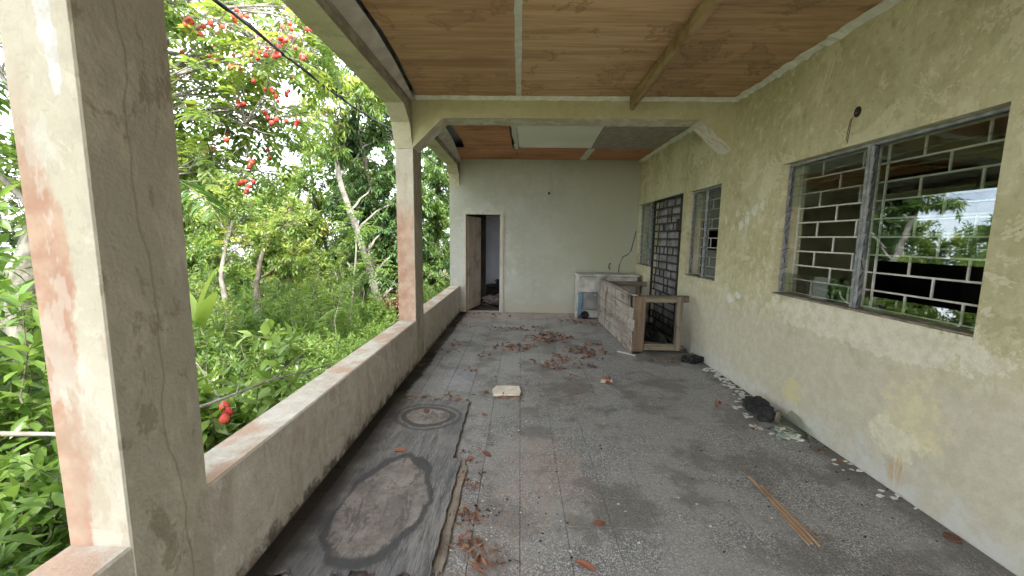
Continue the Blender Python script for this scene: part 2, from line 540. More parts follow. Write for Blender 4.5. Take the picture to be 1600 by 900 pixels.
M_CRATE = peeling()
M_DOOR = oldwood('door_wood', (0.34, 0.27, 0.205), (0.48, 0.395, 0.31), (0.18, 0.135, 0.10), 2, 15)
M_FRAME = oldwood('door_frame_wood', (0.46, 0.42, 0.36), (0.56, 0.52, 0.45), (0.33, 0.27, 0.21), 2, 18, 0.25)
M_SPLINT = oldwood('splinter_wood', (0.33, 0.20, 0.12), (0.47, 0.32, 0.21), (0.20, 0.12, 0.075), 1, 20)
M_EDGEPLANK = oldwood('grey_brown_plank', (0.16, 0.135, 0.11), (0.26, 0.22, 0.18), (0.09, 0.075, 0.06), 1, 24)


# terrazzo floor --------------------------------------------------------------------
def terrazzo(name):
    k = NT(name)
    x, y, z = k.xyz()
    n = k.t.nodes.new('ShaderNodeCombineXYZ')
    k.L(k.math('FLOOR', k.math('DIVIDE', k.math('SUBTRACT', x, 0.022), 0.2430)), n.inputs[0])
    k.L(k.math('FLOOR', k.math('DIVIDE', k.math('SUBTRACT', y, 1.680), 0.2450)), n.inputs[1])
    tint = k.white(n.outputs[0])
    base = k.mix(tint, (0.185, 0.180, 0.183), (0.210, 0.205, 0.206))
    c1 = k.voro(120, out='Color')
    d1 = k.voro(120)
    sel = k.xyz(c1)[0]
    chip = k.math('MULTIPLY', k.ramp(sel, 0.52, 0.60), k.ramp(d1, 0.52, 0.36))
    base = k.mix(chip, base, k.mix(k.xyz(c1)[1], (0.36, 0.355, 0.345), (0.58, 0.57, 0.55)))
    dk = k.math('MULTIPLY', k.ramp(sel, 0.34, 0.26), k.ramp(d1, 0.50, 0.38))
    base = k.mix(k.math('MULTIPLY', dk, 0.75), base, (0.08, 0.08, 0.083))
    c2 = k.voro(170, k.map(loc=(3, 3, 0)), out='Color')
    fine = k.ramp(k.xyz(c2)[0], 0.72, 0.8, 0, 0.6)
    base = k.mix(fine, base, (0.52, 0.515, 0.50))
    fd = k.ramp(k.xyz(c2)[1], 0.76, 0.84, 0, 0.6)
    base = k.mix(fd, base, (0.07, 0.07, 0.072))
    # grime: cloudy dust film, red-brown soil, black dirt along the parapet; plain darkening towards the wall foot
    dust = k.ramp(k.noise(1.4, 6, 0.7), 0.42, 0.60, 0, 0.62)
    col = k.mix(dust, base, (0.30, 0.29, 0.28))
    dirt2 = k.ramp(k.noise(2.1, 6, 0.66, k.map(loc=(5, 1, 0))), 0.48, 0.60, 0, 0.62)
    col = k.mix(dirt2, col, (0.120, 0.110, 0.102))
    so = k.math('MULTIPLY', k.blob((0.20, 2.45, 0), (0.24, 0.42, 0), 5, 0.7, 0.4), k.ramp(k.noise(26, 5, 0.7), 0.38, 0.6, 0.1, 0.62))
    col = k.mix(so, col, (0.36, 0.235, 0.17))
    so = k.math('MULTIPLY', k.blob((-0.10, 1.8, 0), (0.20, 0.7, 0), 5, 0.7, 0.5), k.ramp(k.noise(30, 5, 0.7), 0.42, 0.62, 0, 0.6))
    col = k.mix(so, col, (0.34, 0.25, 0.20))
    so = k.math('MULTIPLY', k.blob((0.42, 3.85, 0), (0.36, 0.55, 0), 4, 0.7, 0.4), k.ramp(k.noise(16, 5, 0.7), 0.40, 0.60, 0.05, 0.6))
    col = k.mix(so, col, (0.13, 0.105, 0.085))
    pale = k.math('MULTIPLY', k.blob((-0.62, 4.15, 0), (0.16, 0.38, 0), 5, 0.5, 0.4), 0.55)
    col = k.mix(pale, col, (0.36, 0.37, 0.42))
    far = k.math('MULTIPLY', k.ramp(y, 5.2, 7.5), k.ramp(k.noise(3, 6), 0.35, 0.65, 0.2, 0.8))
    col = k.mix(k.math('MULTIPLY', far, 0.55), col, (0.40, 0.36, 0.33))
    far2 = k.math('MULTIPLY', k.ramp(y, 6.9, 7.8), k.ramp(k.noise(3, 6, 0.6, k.map(loc=(2, 2, 2))), 0.35, 0.6))
    col = k.mix(k.math('MULTIPLY', far2, 0.5), col, (0.40, 0.27, 0.21))
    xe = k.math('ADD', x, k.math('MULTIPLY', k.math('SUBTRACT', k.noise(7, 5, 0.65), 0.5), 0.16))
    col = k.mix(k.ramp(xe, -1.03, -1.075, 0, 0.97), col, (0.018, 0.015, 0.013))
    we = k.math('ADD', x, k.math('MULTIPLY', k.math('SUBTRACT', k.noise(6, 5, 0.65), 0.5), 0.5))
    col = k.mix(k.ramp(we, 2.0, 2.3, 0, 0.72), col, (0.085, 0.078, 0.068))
    rough = k.ramp(k.noise(2.3, 5, 0.6), 0.3, 0.7, 0.42, 0.72)
    h = k.math('MULTIPLY', k.noise(120, 3), 0.5)
    return k.fin(col, rough, k.bump(h, 0.12, 0.004), 0.45)


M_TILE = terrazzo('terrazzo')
k = NT('joint_dirt')
M_JOINT = k.fin(k.mix(k.noise(8), (0.06, 0.055, 0.05), (0.11, 0.10, 0.09)), 0.95)


# rain-stained plywood sheet on the floor
def stained_sheet():
    k = NT('stained_plywood')
    g0 = k.noise(3.0, 5, 0.7, k.map((9, 0.8, 1), rot=(0, 0, 0.12)), 0.4)
    g1_ = k.noise(14.0, 4, 0.7, k.map((13, 1.1, 1), rot=(0, 0, 0.12)), 0.3)
    g = k.math('ADD', k.math('MULTIPLY', g0, 0.42), k.math('MULTIPLY', g1_, 0.58))
    col = k.mix(k.ramp(g, 0.40, 0.60), (0.062, 0.060, 0.064), (0.25, 0.24, 0.235))
    col = k.mix(k.ramp(k.noise(2.2, 5, 0.7, k.map(loc=(2, 2, 2))), 0.46, 0.60, 0, 0.45), col, (0.11, 0.112, 0.13))
    col = k.mix(k.ramp(k.noise(3, 6, 0.65), 0.45, 0.68, 0, 0.6), col, (0.24, 0.225, 0.21))

    def dist(c, r, amp):
        sc = (1 / r[0], 1 / r[1], 0)
        v = k.map(sc, loc=(-c[0] * sc[0], -c[1] * sc[1], 0))
        n = k.t.nodes.new('ShaderNodeVectorMath'); n.operation = 'LENGTH'
        k.L(v, n.inputs[0])
        a = k.math('MULTIPLY', k.math('SUBTRACT', k.noise(4.5, 5, 0.6, k.map(loc=c + (0,))), 0.5), amp)
        return k.math('ADD', n.outputs['Value'], a)
    d = dist((-0.735, 2.06), (0.235, 0.45), 0.55)
    inner = k.mix(k.ramp(k.noise(7, 6, 0.7), 0.36, 0.66), (0.17, 0.145, 0.13), (0.30, 0.265, 0.245))
    inner = k.mix(k.ramp(k.noise(4, 5, 0.75, k.map((2.5, 1, 1)), 0.8), 0.53, 0.60, 0, 0.75), inner, (0.085, 0.072, 0.066))
    inner = k.mix(k.ramp(k.noise(22, 5, 0.75), 0.52, 0.62, 0, 0.6), inner, (0.10, 0.085, 0.078))
    wv = k.math('MULTIPLY', k.math('SUBTRACT', k.noise(2.4, 3, 0.5, k.map(loc=(7, 7, 0))), 0.5), 0.55)
    d_in = k.math('ADD', d, wv)
    col = k.mix(k.ramp(d, 1.22, 1.00, 0, 0.35), col, (0.040, 0.039, 0.045))
    col = k.mix(k.ramp(d, 1.10, 1.03, 0, 0.75), col, (0.036, 0.035, 0.040))
    col = k.mix(k.ramp(d_in, 0.985, 0.90, 0, 0.94), col, inner)
    d2 = dist((-0.745, 3.13), (0.235, 0.205), 0.5)
    r2 = k.math('MULTIPLY', k.ramp(d2, 1.22, 1.18), k.ramp(d2, 1.02, 1.06))
    col = k.mix(k.math('MULTIPLY', r2, 0.6), col, (0.035, 0.034, 0.038))
    col = k.mix(k.ramp(d2, 0.96, 0.92, 0, 0.85), col, (0.045, 0.042, 0.045))
    col = k.mix(k.ramp(d2, 0.76, 0.72), col, inner)
    x = k.xyz()[0]
    xe = k.math('ADD', x, k.math('MULTIPLY', k.math('SUBTRACT', k.noise(6, 5), 0.5), 0.2))
    col = k.mix(k.ramp(xe, -0.94, -1.08, 0, 0.9), col, (0.02, 0.018, 0.017))
    return k.fin(col, k.ramp(g, 0.3, 0.7, 0.36, 0.60), k.bump(g, 0.6, 0.006), 0.45)


M_SHEET = stained_sheet()


def simple(name, a, b, rough=0.8, sc=8, bump=0.2, spec=0.3, metal=0.0):
    k = NT(name)
    n = k.noise(sc, 5, 0.6)
    return k.fin(k.mix(k.ramp(n, 0.35, 0.68), a, b), rough, k.bump(n, bump, 0.006), spec, metal)


M_ALU = simple('dull_aluminium', (0.21, 0.22, 0.22), (0.36, 0.375, 0.37), 0.55, 18, 0.25, 0.4, 0.35)
M_BARW = simple('white_iron_bar', (0.50, 0.48, 0.41), (0.68, 0.66, 0.59), 0.6, 22, 0.3)
M_BARK = simple('black_iron', (0.014, 0.012, 0.012), (0.04, 0.034, 0.030), 0.55, 30, 0.3)
M_CLIP = simple('rusty_clip', (0.05, 0.04, 0.035), (0.14, 0.11, 0.09), 0.7, 30)
M_SILL = simple('dirty_sill', (0.16, 0.135, 0.10), (0.30, 0.265, 0.21), 0.9, 14)
M_DARK = simple('dark_lump', (0.012, 0.012, 0.013), (0.035, 0.034, 0.033), 0.75, 20, 0.6)
M_TUB = simple('grimy_white_enamel', (0.36, 0.345, 0.30), (0.58, 0.565, 0.51), 0.55, 6, 0.1)
M_BLUE = simple('blue_panel', (0.09, 0.17, 0.24), (0.15, 0.25, 0.33), 0.6, 6, 0.1)
M_GREY = simple('grey_panel', (0.20, 0.20, 0.19), (0.30, 0.295, 0.28), 0.6, 6, 0.1)
M_PAPER = simple('cream_card', (0.60, 0.53, 0.44), (0.75, 0.69, 0.60), 0.85, 9, 0.3)
M_PANELDOOR = simple('grey_door_paint', (0.17, 0.163, 0.16), (0.33, 0.32, 0.315), 0.7, 5, 0.1)
M_ROOMW = simple('room_olive_paint', (0.30, 0.30, 0.15), (0.36, 0.36, 0.19), 0.9, 2, 0.05)
M_ROOMD = simple('shaded_room', (0.05, 0.048, 0.042), (0.08, 0.075, 0.066), 0.95, 2, 0.05)  # shade of the unlit rooms put into a near-black surface colour
M_BACKW = simple('back_room_white', (0.50, 0.51, 0.55), (0.60, 0.61, 0.65), 0.9, 2, 0.05)
M_ROOF = simple('roof_concrete', (0.35, 0.34, 0.32), (0.45, 0.44, 0.42), 0.95, 3)
M_CABLE = simple('black_cable', (0.02, 0.02, 0.02), (0.04, 0.04, 0.04), 0.6)
M_FLAKE = simple('paint_flake', (0.55, 0.54, 0.48), (0.72, 0.71, 0.66), 0.85, 40)
M_LID = simple('rusty_disc', (0.10, 0.05, 0.035), (0.17, 0.09, 0.06), 0.8, 30)
M_WIRE = simple('wire', (0.10, 0.06, 0.04), (0.16, 0.10, 0.06), 0.6)


def glass():
    m = bpy.data.materials.new('louvre_glass')
    m.use_nodes = True
    t = m.node_tree; t.nodes.clear()
    o = t.nodes.new('ShaderNodeOutputMaterial')
    mixn = t.nodes.new('ShaderNodeMixShader')
    tr = t.nodes.new('ShaderNodeBsdfTransparent'); tr.inputs[0].default_value = (0.90, 0.93, 0.90, 1)
    gl = t.nodes.new('ShaderNodeBsdfGlossy'); gl.inputs['Roughness'].default_value = 0.012
    gl.inputs[0].default_value = (0.9, 0.95, 1.0, 1)
    lw = t.nodes.new('ShaderNodeLayerWeight'); lw.inputs['Blend'].default_value = 0.5
    pw = t.nodes.new('ShaderNodeMath'); pw.operation = 'POWER'; pw.inputs[1].default_value = 4.0
    fr = t.nodes.new('ShaderNodeMath'); fr.operation = 'MULTIPLY_ADD'
    fr.inputs[1].default_value = 0.92; fr.inputs[2].default_value = 0.11
    t.links.new(lw.outputs['Facing'], pw.inputs[0]); t.links.new(pw.outputs[0], fr.inputs[0])
    t.links.new(fr.outputs[0], mixn.inputs[0])
    t.links.new(tr.outputs[0], mixn.inputs[1]); t.links.new(gl.outputs[0], mixn.inputs[2])
    t.links.new(mixn.outputs[0], o.inputs[0])
    return m


M_GLASS = glass()


def leafmat(name, cols, trans=0.4, rough=0.42, back=1.0):
    """leaf colour picked per leaf by the 'tint' attribute; part of the light passes through"""
    k = NT(name)
    a = k.t.nodes.new('ShaderNodeAttribute'); a.attribute_name = 'tint'
    r = k.t.nodes.new('ShaderNodeValToRGB')
    el = r.color_ramp.elements
    el[0].color = (*cols[0], 1); el[1].color = (*cols[-1], 1)
    for i, c in enumerate(cols[1:-1]):
        e = el.new((i + 1) / (len(cols) - 1)); e.color = (*c, 1)
    k.L(a.outputs['Fac'], r.inputs[0])
    col = r.outputs[0]
    k.fin(col, rough, None, 0.45)
    tl = k.t.nodes.new('ShaderNodeBsdfTranslucent')
    k.L(k.mix(1.0, col, (1.3, 1.25, 0.7), 'MULTIPLY'), tl.inputs[0])
    mxs = k.t.nodes.new('ShaderNodeMixShader'); mxs.inputs[0].default_value = trans
    k.L(k.p.outputs[0], mxs.inputs[1]); k.L(tl.outputs[0], mxs.inputs[2])
    k.L(mxs.outputs[0], k.out.inputs[0])
    return k.m


L_ACKEE = leafmat('ackee_leaf', [(0.09, 0.16, 0.045), (0.14, 0.225, 0.06), (0.20, 0.29, 0.075), (0.34, 0.40, 0.11)], 0.58)
L_GLOSS = leafmat('glossy_shrub_leaf', [(0.10, 0.19, 0.05), (0.16, 0.27, 0.065), (0.24, 0.35, 0.095)], 0.45, 0.30)
L_DARK = leafmat('dark_tree_leaf', [(0.055, 0.115, 0.045), (0.09, 0.175, 0.06), (0.14, 0.24, 0.075), (0.23, 0.34, 0.10)], 0.45, 0.35)
L_YEL = leafmat('yellow_green_leaf', [(0.13, 0.22, 0.06), (0.20, 0.30, 0.075), (0.28, 0.36, 0.095), (0.44, 0.45, 0.14)], 0.45)
L_MID = leafmat('mid_green_leaf', [(0.09, 0.175, 0.055), (0.15, 0.25, 0.068), (0.22, 0.33, 0.09)], 0.5)
L_FAR = leafmat('far_leaf', [(0.10, 0.16, 0.085), (0.14, 0.21, 0.10), (0.20, 0.27, 0.12)], 0.4, 0.5)
L_GRASS = leafmat('undergrowth_leaf', [(0.09, 0.18, 0.05), (0.15, 0.26, 0.065), (0.22, 0.34, 0.085), (0.32, 0.42, 0.13)], 0.5, 0.45)
L_DRY = leafmat('dry_leaf', [(0.085, 0.030, 0.020), (0.19, 0.070, 0.042), (0.27, 0.115, 0.066), (0.38, 0.21, 0.12)], 0.1, 0.7)
L_RED = leafmat('rusty_dead_leaf', [(0.16, 0.07, 0.05), (0.25, 0.12, 0.09), (0.34, 0.20, 0.15)], 0.2, 0.7)


def bark(name, a, b, dk):
    k = NT(name)
    n = k.noise(9, 6, 0.65, k.map((1.6, 1.6, 0.5)))
    col = k.mix(k.ramp(n, 0.35, 0.65), a, b)
    col = k.mix(k.ramp(k.noise(4, 5, 0.7, k.map(loc=(3, 1, 8))), 0.52, 0.64, 0, 0.7), col, dk)
    return k.fin(col, 0.9, k.bump(n, 0.6, 0.02), 0.2)


M_BARKP = bark('pale_bark', (0.19, 0.175, 0.15), (0.33, 0.31, 0.275), (0.10, 0.095, 0.072))
M_BARKD = bark('dark_bark', (0.10, 0.085, 0.065), (0.19, 0.165, 0.13), (0.06, 0.06, 0.04))
k = NT('ackee_skin')
M_FRUIT = k.fin(k.mix(k.ramp(k.noise(14, 3), 0.35, 0.7), (0.52, 0.045, 0.04), (0.66, 0.13, 0.07)), 0.42, None, 0.4)
k = NT('earth')
M_EARTH = k.fin(k.mix(k.ramp(k.noise(0.9, 7, 0.65), 0.35, 0.65), (0.065, 0.085, 0.03), (0.13, 0.115, 0.07)), 1.0, k.bump(k.noise(6, 6), 0.8, 0.08))


# ================================================================== large structure
XR, XL, XO, YF = 2.2945, -1.2, -1.4, 7.954
YB = -2.6            # the veranda goes on behind the camera
ZT = 3.12            # top of walls and beams, under the roof slab


def wall_with_holes(name, mat, parent, ax, at, th, u0, u1, z0, z1, holes):
    """wall slab in the plane ax=at .. at+th, running u0..u1; holes are (ua, ub, za, zb)"""
    us = sorted({u0, u1, *[h[0] for h in holes], *[h[1] for h in holes]})
    zs = sorted({z0, z1, *[h[2] for h in holes], *[h[3] for h in holes]})
    bm = bmesh.new(); cache = {}

    def v(u, z, d):
        key = (round(u, 5), round(z, 5), d)
        if key not in cache:
            p = (at + d * th, u, z) if ax == 0 else (u, at + d * th, z)
            cache[key] = bm.verts.new(p)
        return cache[key]

    def solid(i, j):
        if i < 0 or j < 0 or i >= len(us) - 1 or j >= len(zs) - 1: return False
        cu = (us[i] + us[i + 1]) / 2; cz = (zs[j] + zs[j + 1]) / 2
        return not any(h[0] < cu < h[1] and h[2] < cz < h[3] for h in holes)
    for i in range(len(us) - 1):
        for j in range(len(zs) - 1):
            if not solid(i, j): continue
            a, b, c, d = us[i], us[i + 1], zs[j], zs[j + 1]
            bm.faces.new((v(a, c, 0), v(b, c, 0), v(b, d, 0), v(a, d, 0)))
            bm.faces.new((v(a, c, 1), v(a, d, 1), v(b, d, 1), v(b, c, 1)))
            if not solid(i - 1, j): bm.faces.new((v(a, c, 0), v(a, d, 0), v(a, d, 1), v(a, c, 1)))
            if not solid(i + 1, j): bm.faces.new((v(b, c, 0), v(b, c, 1), v(b, d, 1), v(b, d, 0)))
            if not solid(i, j - 1): bm.faces.new((v(a, c, 0), v(a, c, 1), v(b, c, 1), v(b, c, 0)))
            if not solid(i, j + 1): bm.faces.new((v(a, d, 0), v(b, d, 0), v(b, d, 1), v(a, d, 1)))
    bmesh.ops.recalc_face_normals(bm, faces=bm.faces)
    me = bpy.data.meshes.new(name); bm.to_mesh(me); bm.free()
    me.materials.append(mat)
    return obj(name, me, parent)


# ---- ground: one big sheet, nearly level by the house, falling away down the hillside
def ground_z(x, y):
    d = np.maximum(0, np.hypot(x + 1.0, y - 4.0) - 12.0)
    out = np.clip((-1.6 - x) / 2.0, 0, 1)
    z = -0.62 + out * (0.10 * np.sin(x * 0.9 + 1) * np.cos(y * 0.7) + 0.05 * np.sin(2.3 * x + 1.7 * y))
    return z - 0.05 * d - 0.0006 * d * d * (d < 100) - (d >= 100) * 6.0


def build_ground():
    t = np.linspace(-1, 1, 121)
    g = np.sign(t) * (np.abs(t) ** 3.0) * 600 + t * 18
    X, Y = np.meshgrid(g - 4, g + 6)
    Zg = ground_z(X, Y)
    n = len(t)
    V = np.stack([X, Y, Zg], -1).reshape(-1, 3)
    F = [(i * n + j, i * n + j + 1, (i + 1) * n + j + 1, (i + 1) * n + j) for i in range(n - 1) for j in range(n - 1)]
    o = obj('ground', mesh_from('ground', V, F, M_EARTH, True))
    tag(o, kind='structure')


build_ground()

# ---- floor: plinth slab + terrazzo tiles
TX, TY, X0T, Y0T = 0.2430, 0.2450, 0.022, 1.680
mb = MB()
mb.box((XO, YB, -0.75), (XR, YF, -0.006))
floor = mb.done('floor', M_JOINT)
tag(floor, kind='structure')


def tile_mesh(w, h):
    b = 0.0016
    V = [(-w / 2, -h / 2, -0.02), (w / 2, -h / 2, -0.02), (w / 2, h / 2, -0.02), (-w / 2, h / 2, -0.02),
         (-w / 2, -h / 2, -b), (w / 2, -h / 2, -b), (w / 2, h / 2, -b), (-w / 2, h / 2, -b),
         (-w / 2 + b, -h / 2 + b, 0), (w / 2 - b, -h / 2 + b, 0), (w / 2 - b, h / 2 - b, 0), (-w / 2 + b, h / 2 - b, 0)]
    F = [(8, 9, 10, 11)]
    for a in (0, 4):
        for k in range(4):
            F.append((a + k, a + (k + 1) % 4, a + 4 + (k + 1) % 4, a + 4 + k))
    return V, F


gap = 0.0024
cells = []
for i in range(-6, 12):
    for j in range(-20, 30):
        x0 = max(X0T + i * TX, XL + 0.001); x1 = min(X0T + (i + 1) * TX, XR - 0.001)
        y0 = max(Y0T + j * TY, YB + 0.05); y1 = min(Y0T + (j + 1) * TY, YF - 0.001)
        if x1 - x0 < 0.02 or y1 - y0 < 0.02: continue
        cells.append((x0, x1, y0, y1))
tmesh = {}
vis = sorted([c for c in cells if c[3] > 1.62 and abs((c[0] + c[1]) / 2) < 1.45 * c[3]], key=lambda c: c[2])[:300]
visset = set(vis)


def rand_tilt(c):
    r = random.Random(int(c[0] * 1000) * 7919 + int(c[2] * 1000))
    return r.uniform(-0.0011, 0.0011), r.uniform(-0.0011, 0.0011), r.uniform(-0.0007, 0.0)


RV, RF = [], []
for c in cells:
    w = round(c[1] - c[0] - gap, 4); h = round(c[3] - c[2] - gap, 4)
    cx, cy = (c[0] + c[1]) / 2, (c[2] + c[3]) / 2
    ta, tb, dz = rand_tilt(c)
    if c in visset:
        if (w, h) not in tmesh:
            tmesh[(w, h)] = mesh_from('tile', *tile_mesh(w, h), M_TILE)
        o = obj('tile', tmesh[(w, h)], floor, (cx, cy, dz))
        o.rotation_euler = (ta, tb, 0)
    else:
        V, F = tile_mesh(w, h); b = len(RV)
        RV += [(v[0] + cx, v[1] + cy, v[2] + dz) for v in V]
        RF += [tuple(b + q for q in f) for f in F]
tag(obj('tile_field', mesh_from('tile_field', RV, RF, M_TILE), floor), kind='stuff')

# ---- right-hand house wall and its openings
WIN1 = (2.015, 3.655, 1.03, 2.167)
WIN2 = (4.72, 5.61, 1.02, 2.15)
DOOR = (5.80, 6.95, 0.0, 2.16)
WIN3 = (7.03, 7.91, 1.02, 2.16)
house = empty('house_wall', 'long olive-cream painted house wall with barred windows on the right', 'wall', (XR, 4, 0))
house['kind'] = 'thing'
wall_with_holes('wall', M_WALL, house, 0, XR, 0.22, YB, YF + 0.15, -0.7, ZT, [WIN1, WIN2, DOOR, WIN3])

# ---- end wall with the doorway
DX0, DX1, DZ = -1.105, -0.375, 1.945
endw = empty('end_wall', 'pale grey-green end wall with an open doorway at its left', 'wall', (0.4, YF, 0))
endw['kind'] = 'thing'
wall_with_holes('wall', M_FAR, endw, 1, YF, 0.15, XO, XR - 0.002, -0.7, ZT, [(DX0, DX1, 0.0, DZ)])

# ---- parapet: low rendered wall along the open side
mb = MB()
mb.box((XO, YB, -0.7), (XL, YF - 0.001, 0.527), bev=0.008)
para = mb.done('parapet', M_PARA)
tag(para, 'low rendered parapet wall running along the open garden side', 'parapet')

# ---- columns
def column(y0, y1, label, ztop=2.46):
    mbx = MB()
    mbx.box((XO + 0.002, y0, 0.001), (XL + 0.0025, y1, ztop), bev=0.005)
    o = mbx.done('concrete_column', M_PILLAR)
    tag(o, label, 'column', 'columns along the parapet')
    return o


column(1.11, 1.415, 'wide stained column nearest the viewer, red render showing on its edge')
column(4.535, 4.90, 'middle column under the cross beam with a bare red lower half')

# ---- beam along the open side with splayed haunches
out = [(YB, ZT), (YF - 0.001, ZT), (YF - 0.001, 2.48)]
prev = YF - 0.001
pts = [(YF - 0.10, 2.70), (YF - 0.34, 2.84)]
for (a, b) in ((4.535, 4.90), (1.11, 1.415), (-2.0, -1.65)):
    pts += [(b + 0.33, 2.84), (b + 0.11, 2.71), (b, 2.461), (a, 2.461), (a - 0.11, 2.71), (a - 0.33, 2.84)]
out += pts + [(YB, 2.84)]
mb = MB()
mb.prism(out, 0, XO, XL)
b1 = mb.done('concrete_beam', M_LBEAM)
tag(b1, 'long concrete beam over the parapet columns on the garden side', 'beam')

# ---- cross beam
mb = MB()
mb.prism([(XL + 0.001, ZT), (XR - 0.001, ZT), (XR - 0.001, 2.465), (1.925, 2.787), (-0.862, 2.787), (XL + 0.001, 2.465)], 1, 4.52, 4.81)
b2 = mb.done('concrete_beam', M_BEAM)
tag(b2, 'olive cross beam with splayed ends spanning the veranda', 'beam')

# ---- roof slab above everything (with the room behind the end wall)
mb = MB()
mb.box((-1.62, YB - 0.3, ZT + 0.002), (9.0, YF + 0.16, ZT + 0.18))
mb.box((-1.62, YF + 0.161, ZT + 0.002), (0.85, 11.2, ZT + 0.18))
tag(mb.done('roof', M_ROOF), kind='structure')

# ---- ceiling: plywood sheets, white and grey boards, fillets
ceil = empty('ceiling')
tag(ceil, kind='structure')


def sheet(name, poly, z, th, mat, parent=ceil, sag=0.0):
    """panel from an outline in x,y"""
    m = MB()
    m.prism(poly, 2, z, z + th)
    return m.done(name, mat, parent)


def wob(a, b, n, amp):
    """wobbly line from a to b"""
    r = []
    for i in range(n + 1):
        t = i / n
        r.append((a[0] + (b[0] - a[0]) * t + random.uniform(-amp, amp), a[1] + (b[1] - a[1]) * t))
    return r


ZC = 3.0
left_edge = [(-1.060, 1.6), (-1.050, 2.3), (-1.046, 2.72)]
left_edge2 = [(-1.050, 2.726), (-1.040, 3.1), (-1.052, 3.5), (-1.085, 3.9), (-1.118, 4.25), (-1.135, 4.505)]
sheet('plywood_panel', [(-1.06, 0.29)] + left_edge + [(-0.037, 2.72), (-0.037, 0.29)], ZC, 0.009, M_PLY[0])
sheet('plywood_panel', left_edge2 + [(-0.037, 4.505), (-0.037, 2.726)], ZC, 0.009, M_PLY[0])
for (xa, xb, mi) in ((-0.033, 1.138, 1), (1.142, 2.285, 2)):
    sheet('plywood_panel', [(xa, 0.29), (xb, 0.29), (xb, 2.72), (xa, 2.72)], ZC + (0.002 if mi == 2 else 0), 0.009, M_PLY[mi])
    sheet('plywood_panel', [(xa, 2.726), (xb, 2.726), (xb, 4.505), (xa, 4.505)], ZC, 0.009, M_PLY[mi])
for (xa, xb, mi) in ((-1.06, -0.037, 1), (-0.033, 1.138, 2), (1.142, 2.285, 0)):
    sheet('plywood_panel', [(xa, -2.5), (xb, -2.5), (xb, 0.285), (xa, 0.285)], ZC, 0.009, M_PLY[mi])
# filler smeared over the seam
e1 = wob((-0.056, 0.3), (-0.068, 4.5), 46, 0.0045)
e2 = wob((-0.012, 4.5), (-0.010, 0.3), 46, 0.0045)
sheet('seam_filler', e1 + e2, ZC - 0.005, 0.0045, M_FILLER)


def fillet(name, pa, pb, n, drop, out, mat, amp, axis):
    """ragged plaster fillet in the angle between wall and ceiling"""
    V, F = [], []
    for i in range(n + 1):
        t = i / n
        p = Vector(pa).lerp(Vector(pb), t)
        d = drop * (1 + random.uniform(-amp, amp)); w = out * (1 + random.uniform(-amp, amp))
        o = Vector(axis)
        V += [p + Vector((0, 0, -d)), p + Vector((0, 0, -d)) + o * 0.009, p + o * w + Vector((0, 0, -0.006)), p + o * w, p]
    for i in range(n):
        a = i * 5; b = a + 5
        for k in range(5):
            F.append((a + k, a + (k + 1) % 5, b + (k + 1) % 5, b + k))
    return obj(name, mesh_from(name, V, F, mat), ceil)


fillet('plaster_fillet', (XR - 0.001, -2.5, ZC - 0.001), (XR - 0.001, 4.518, ZC - 0.001), 120, 0.040, 0.050, M_FILLER, 0.3, (-1, 0, 0))
fillet('plaster_fillet', (XR - 0.001, 4.812, ZC - 0.001), (XR - 0.001, 7.93, ZC - 0.001), 60, 0.042, 0.045, M_FILLER, 0.3, (-1, 0, 0))
fillet('plaster_fillet', (XL + 0.05, 4.519, ZC - 0.001), (XR - 0.03, 4.519, ZC - 0.001), 50, 0.030, 0.05, M_FILLER, 0.15, (0, -1, 0))

# bent pale cover strip between the outer beam and the plywood
V, F = [], []
ys = np.linspace(-2.5, 4.515, 60)
for y in ys:
    t = np.clip((4.52 - y) / 1.9, 0, 1)
    xb = float(np.interp(y, [1.6, 2.3, 2.72, 3.1, 3.5, 3.9, 4.25, 4.5], [-1.060, -1.055, -1.05, -1.050, -1.068, -1.102, -1.140, -1.165])) - 0.016 - 0.010 * t + 0.002 * random.uniform(-1, 1)
    V += [(XL + 0.0015, y, 2.938 + 0.018 * (1 - t)), (XL + 0.008, y, 2.934 + 0.018 * (1 - t)), (xb, y, 2.988), (xb - 0.008, y, 2.994)]
for i in range(len(ys) - 1):
    a = i * 4; b = a + 4
    for q in range(4):
        F.append((a + q, a + (q + 1) % 4, b + (q + 1) % 4, b + q))
obj('cover_strip', mesh_from('cover_strip', V, F, simple('pale_strip', (0.50, 0.46, 0.40), (0.64, 0.60, 0.53), 0.85, 7)), ceil)

# far bay
sheet('plywood_panel', [(-0.975, 4.815), (-0.955, 5.4), (-0.935, 6.0), (-0.935, 6.5), (-0.965, 6.93), (-0.155, 6.93), (-0.165, 6.4), (-0.175, 5.6), (-0.16, 4.815)], ZC - 0.004, 0.009, M_PLYRED)
sheet('plywood_panel', [(-1.14, 6.95), (-0.085, 6.95), (-0.085, 7.93), (-1.16, 7.93)], ZC - 0.002, 0.009, M_PLYRED)
sheet('plywood_panel', [(-0.07, 6.95), (1.12, 6.95), (1.12, 7.93), (-0.07, 7.93)], ZC, 0.009, M_PLYRED)
sheet('plywood_panel', [(1.225, 6.95), (2.26, 6.95), (2.26, 7.93), (1.225, 7.93)], ZC, 0.009, M_PLYRED)
sheet('white_board', [(-0.09, 4.815), (1.065, 4.815), (1.155, 6.92), (-0.045, 6.92)], ZC, 0.009, M_WBOARD)
sheet('grey_board', [(1.075, 4.815), (2.26, 4.815), (2.26, 6.945), (1.165, 6.945)], ZC + 0.001, 0.009, M_GBOARD)
sheet('seam_filler', wob((-0.172, 4.82), (-0.11, 7.0), 22, 0.012) + wob((-0.055, 6.96), (-0.095, 4.82), 22, 0.005), ZC - 0.010, 0.005, M_FILLER)
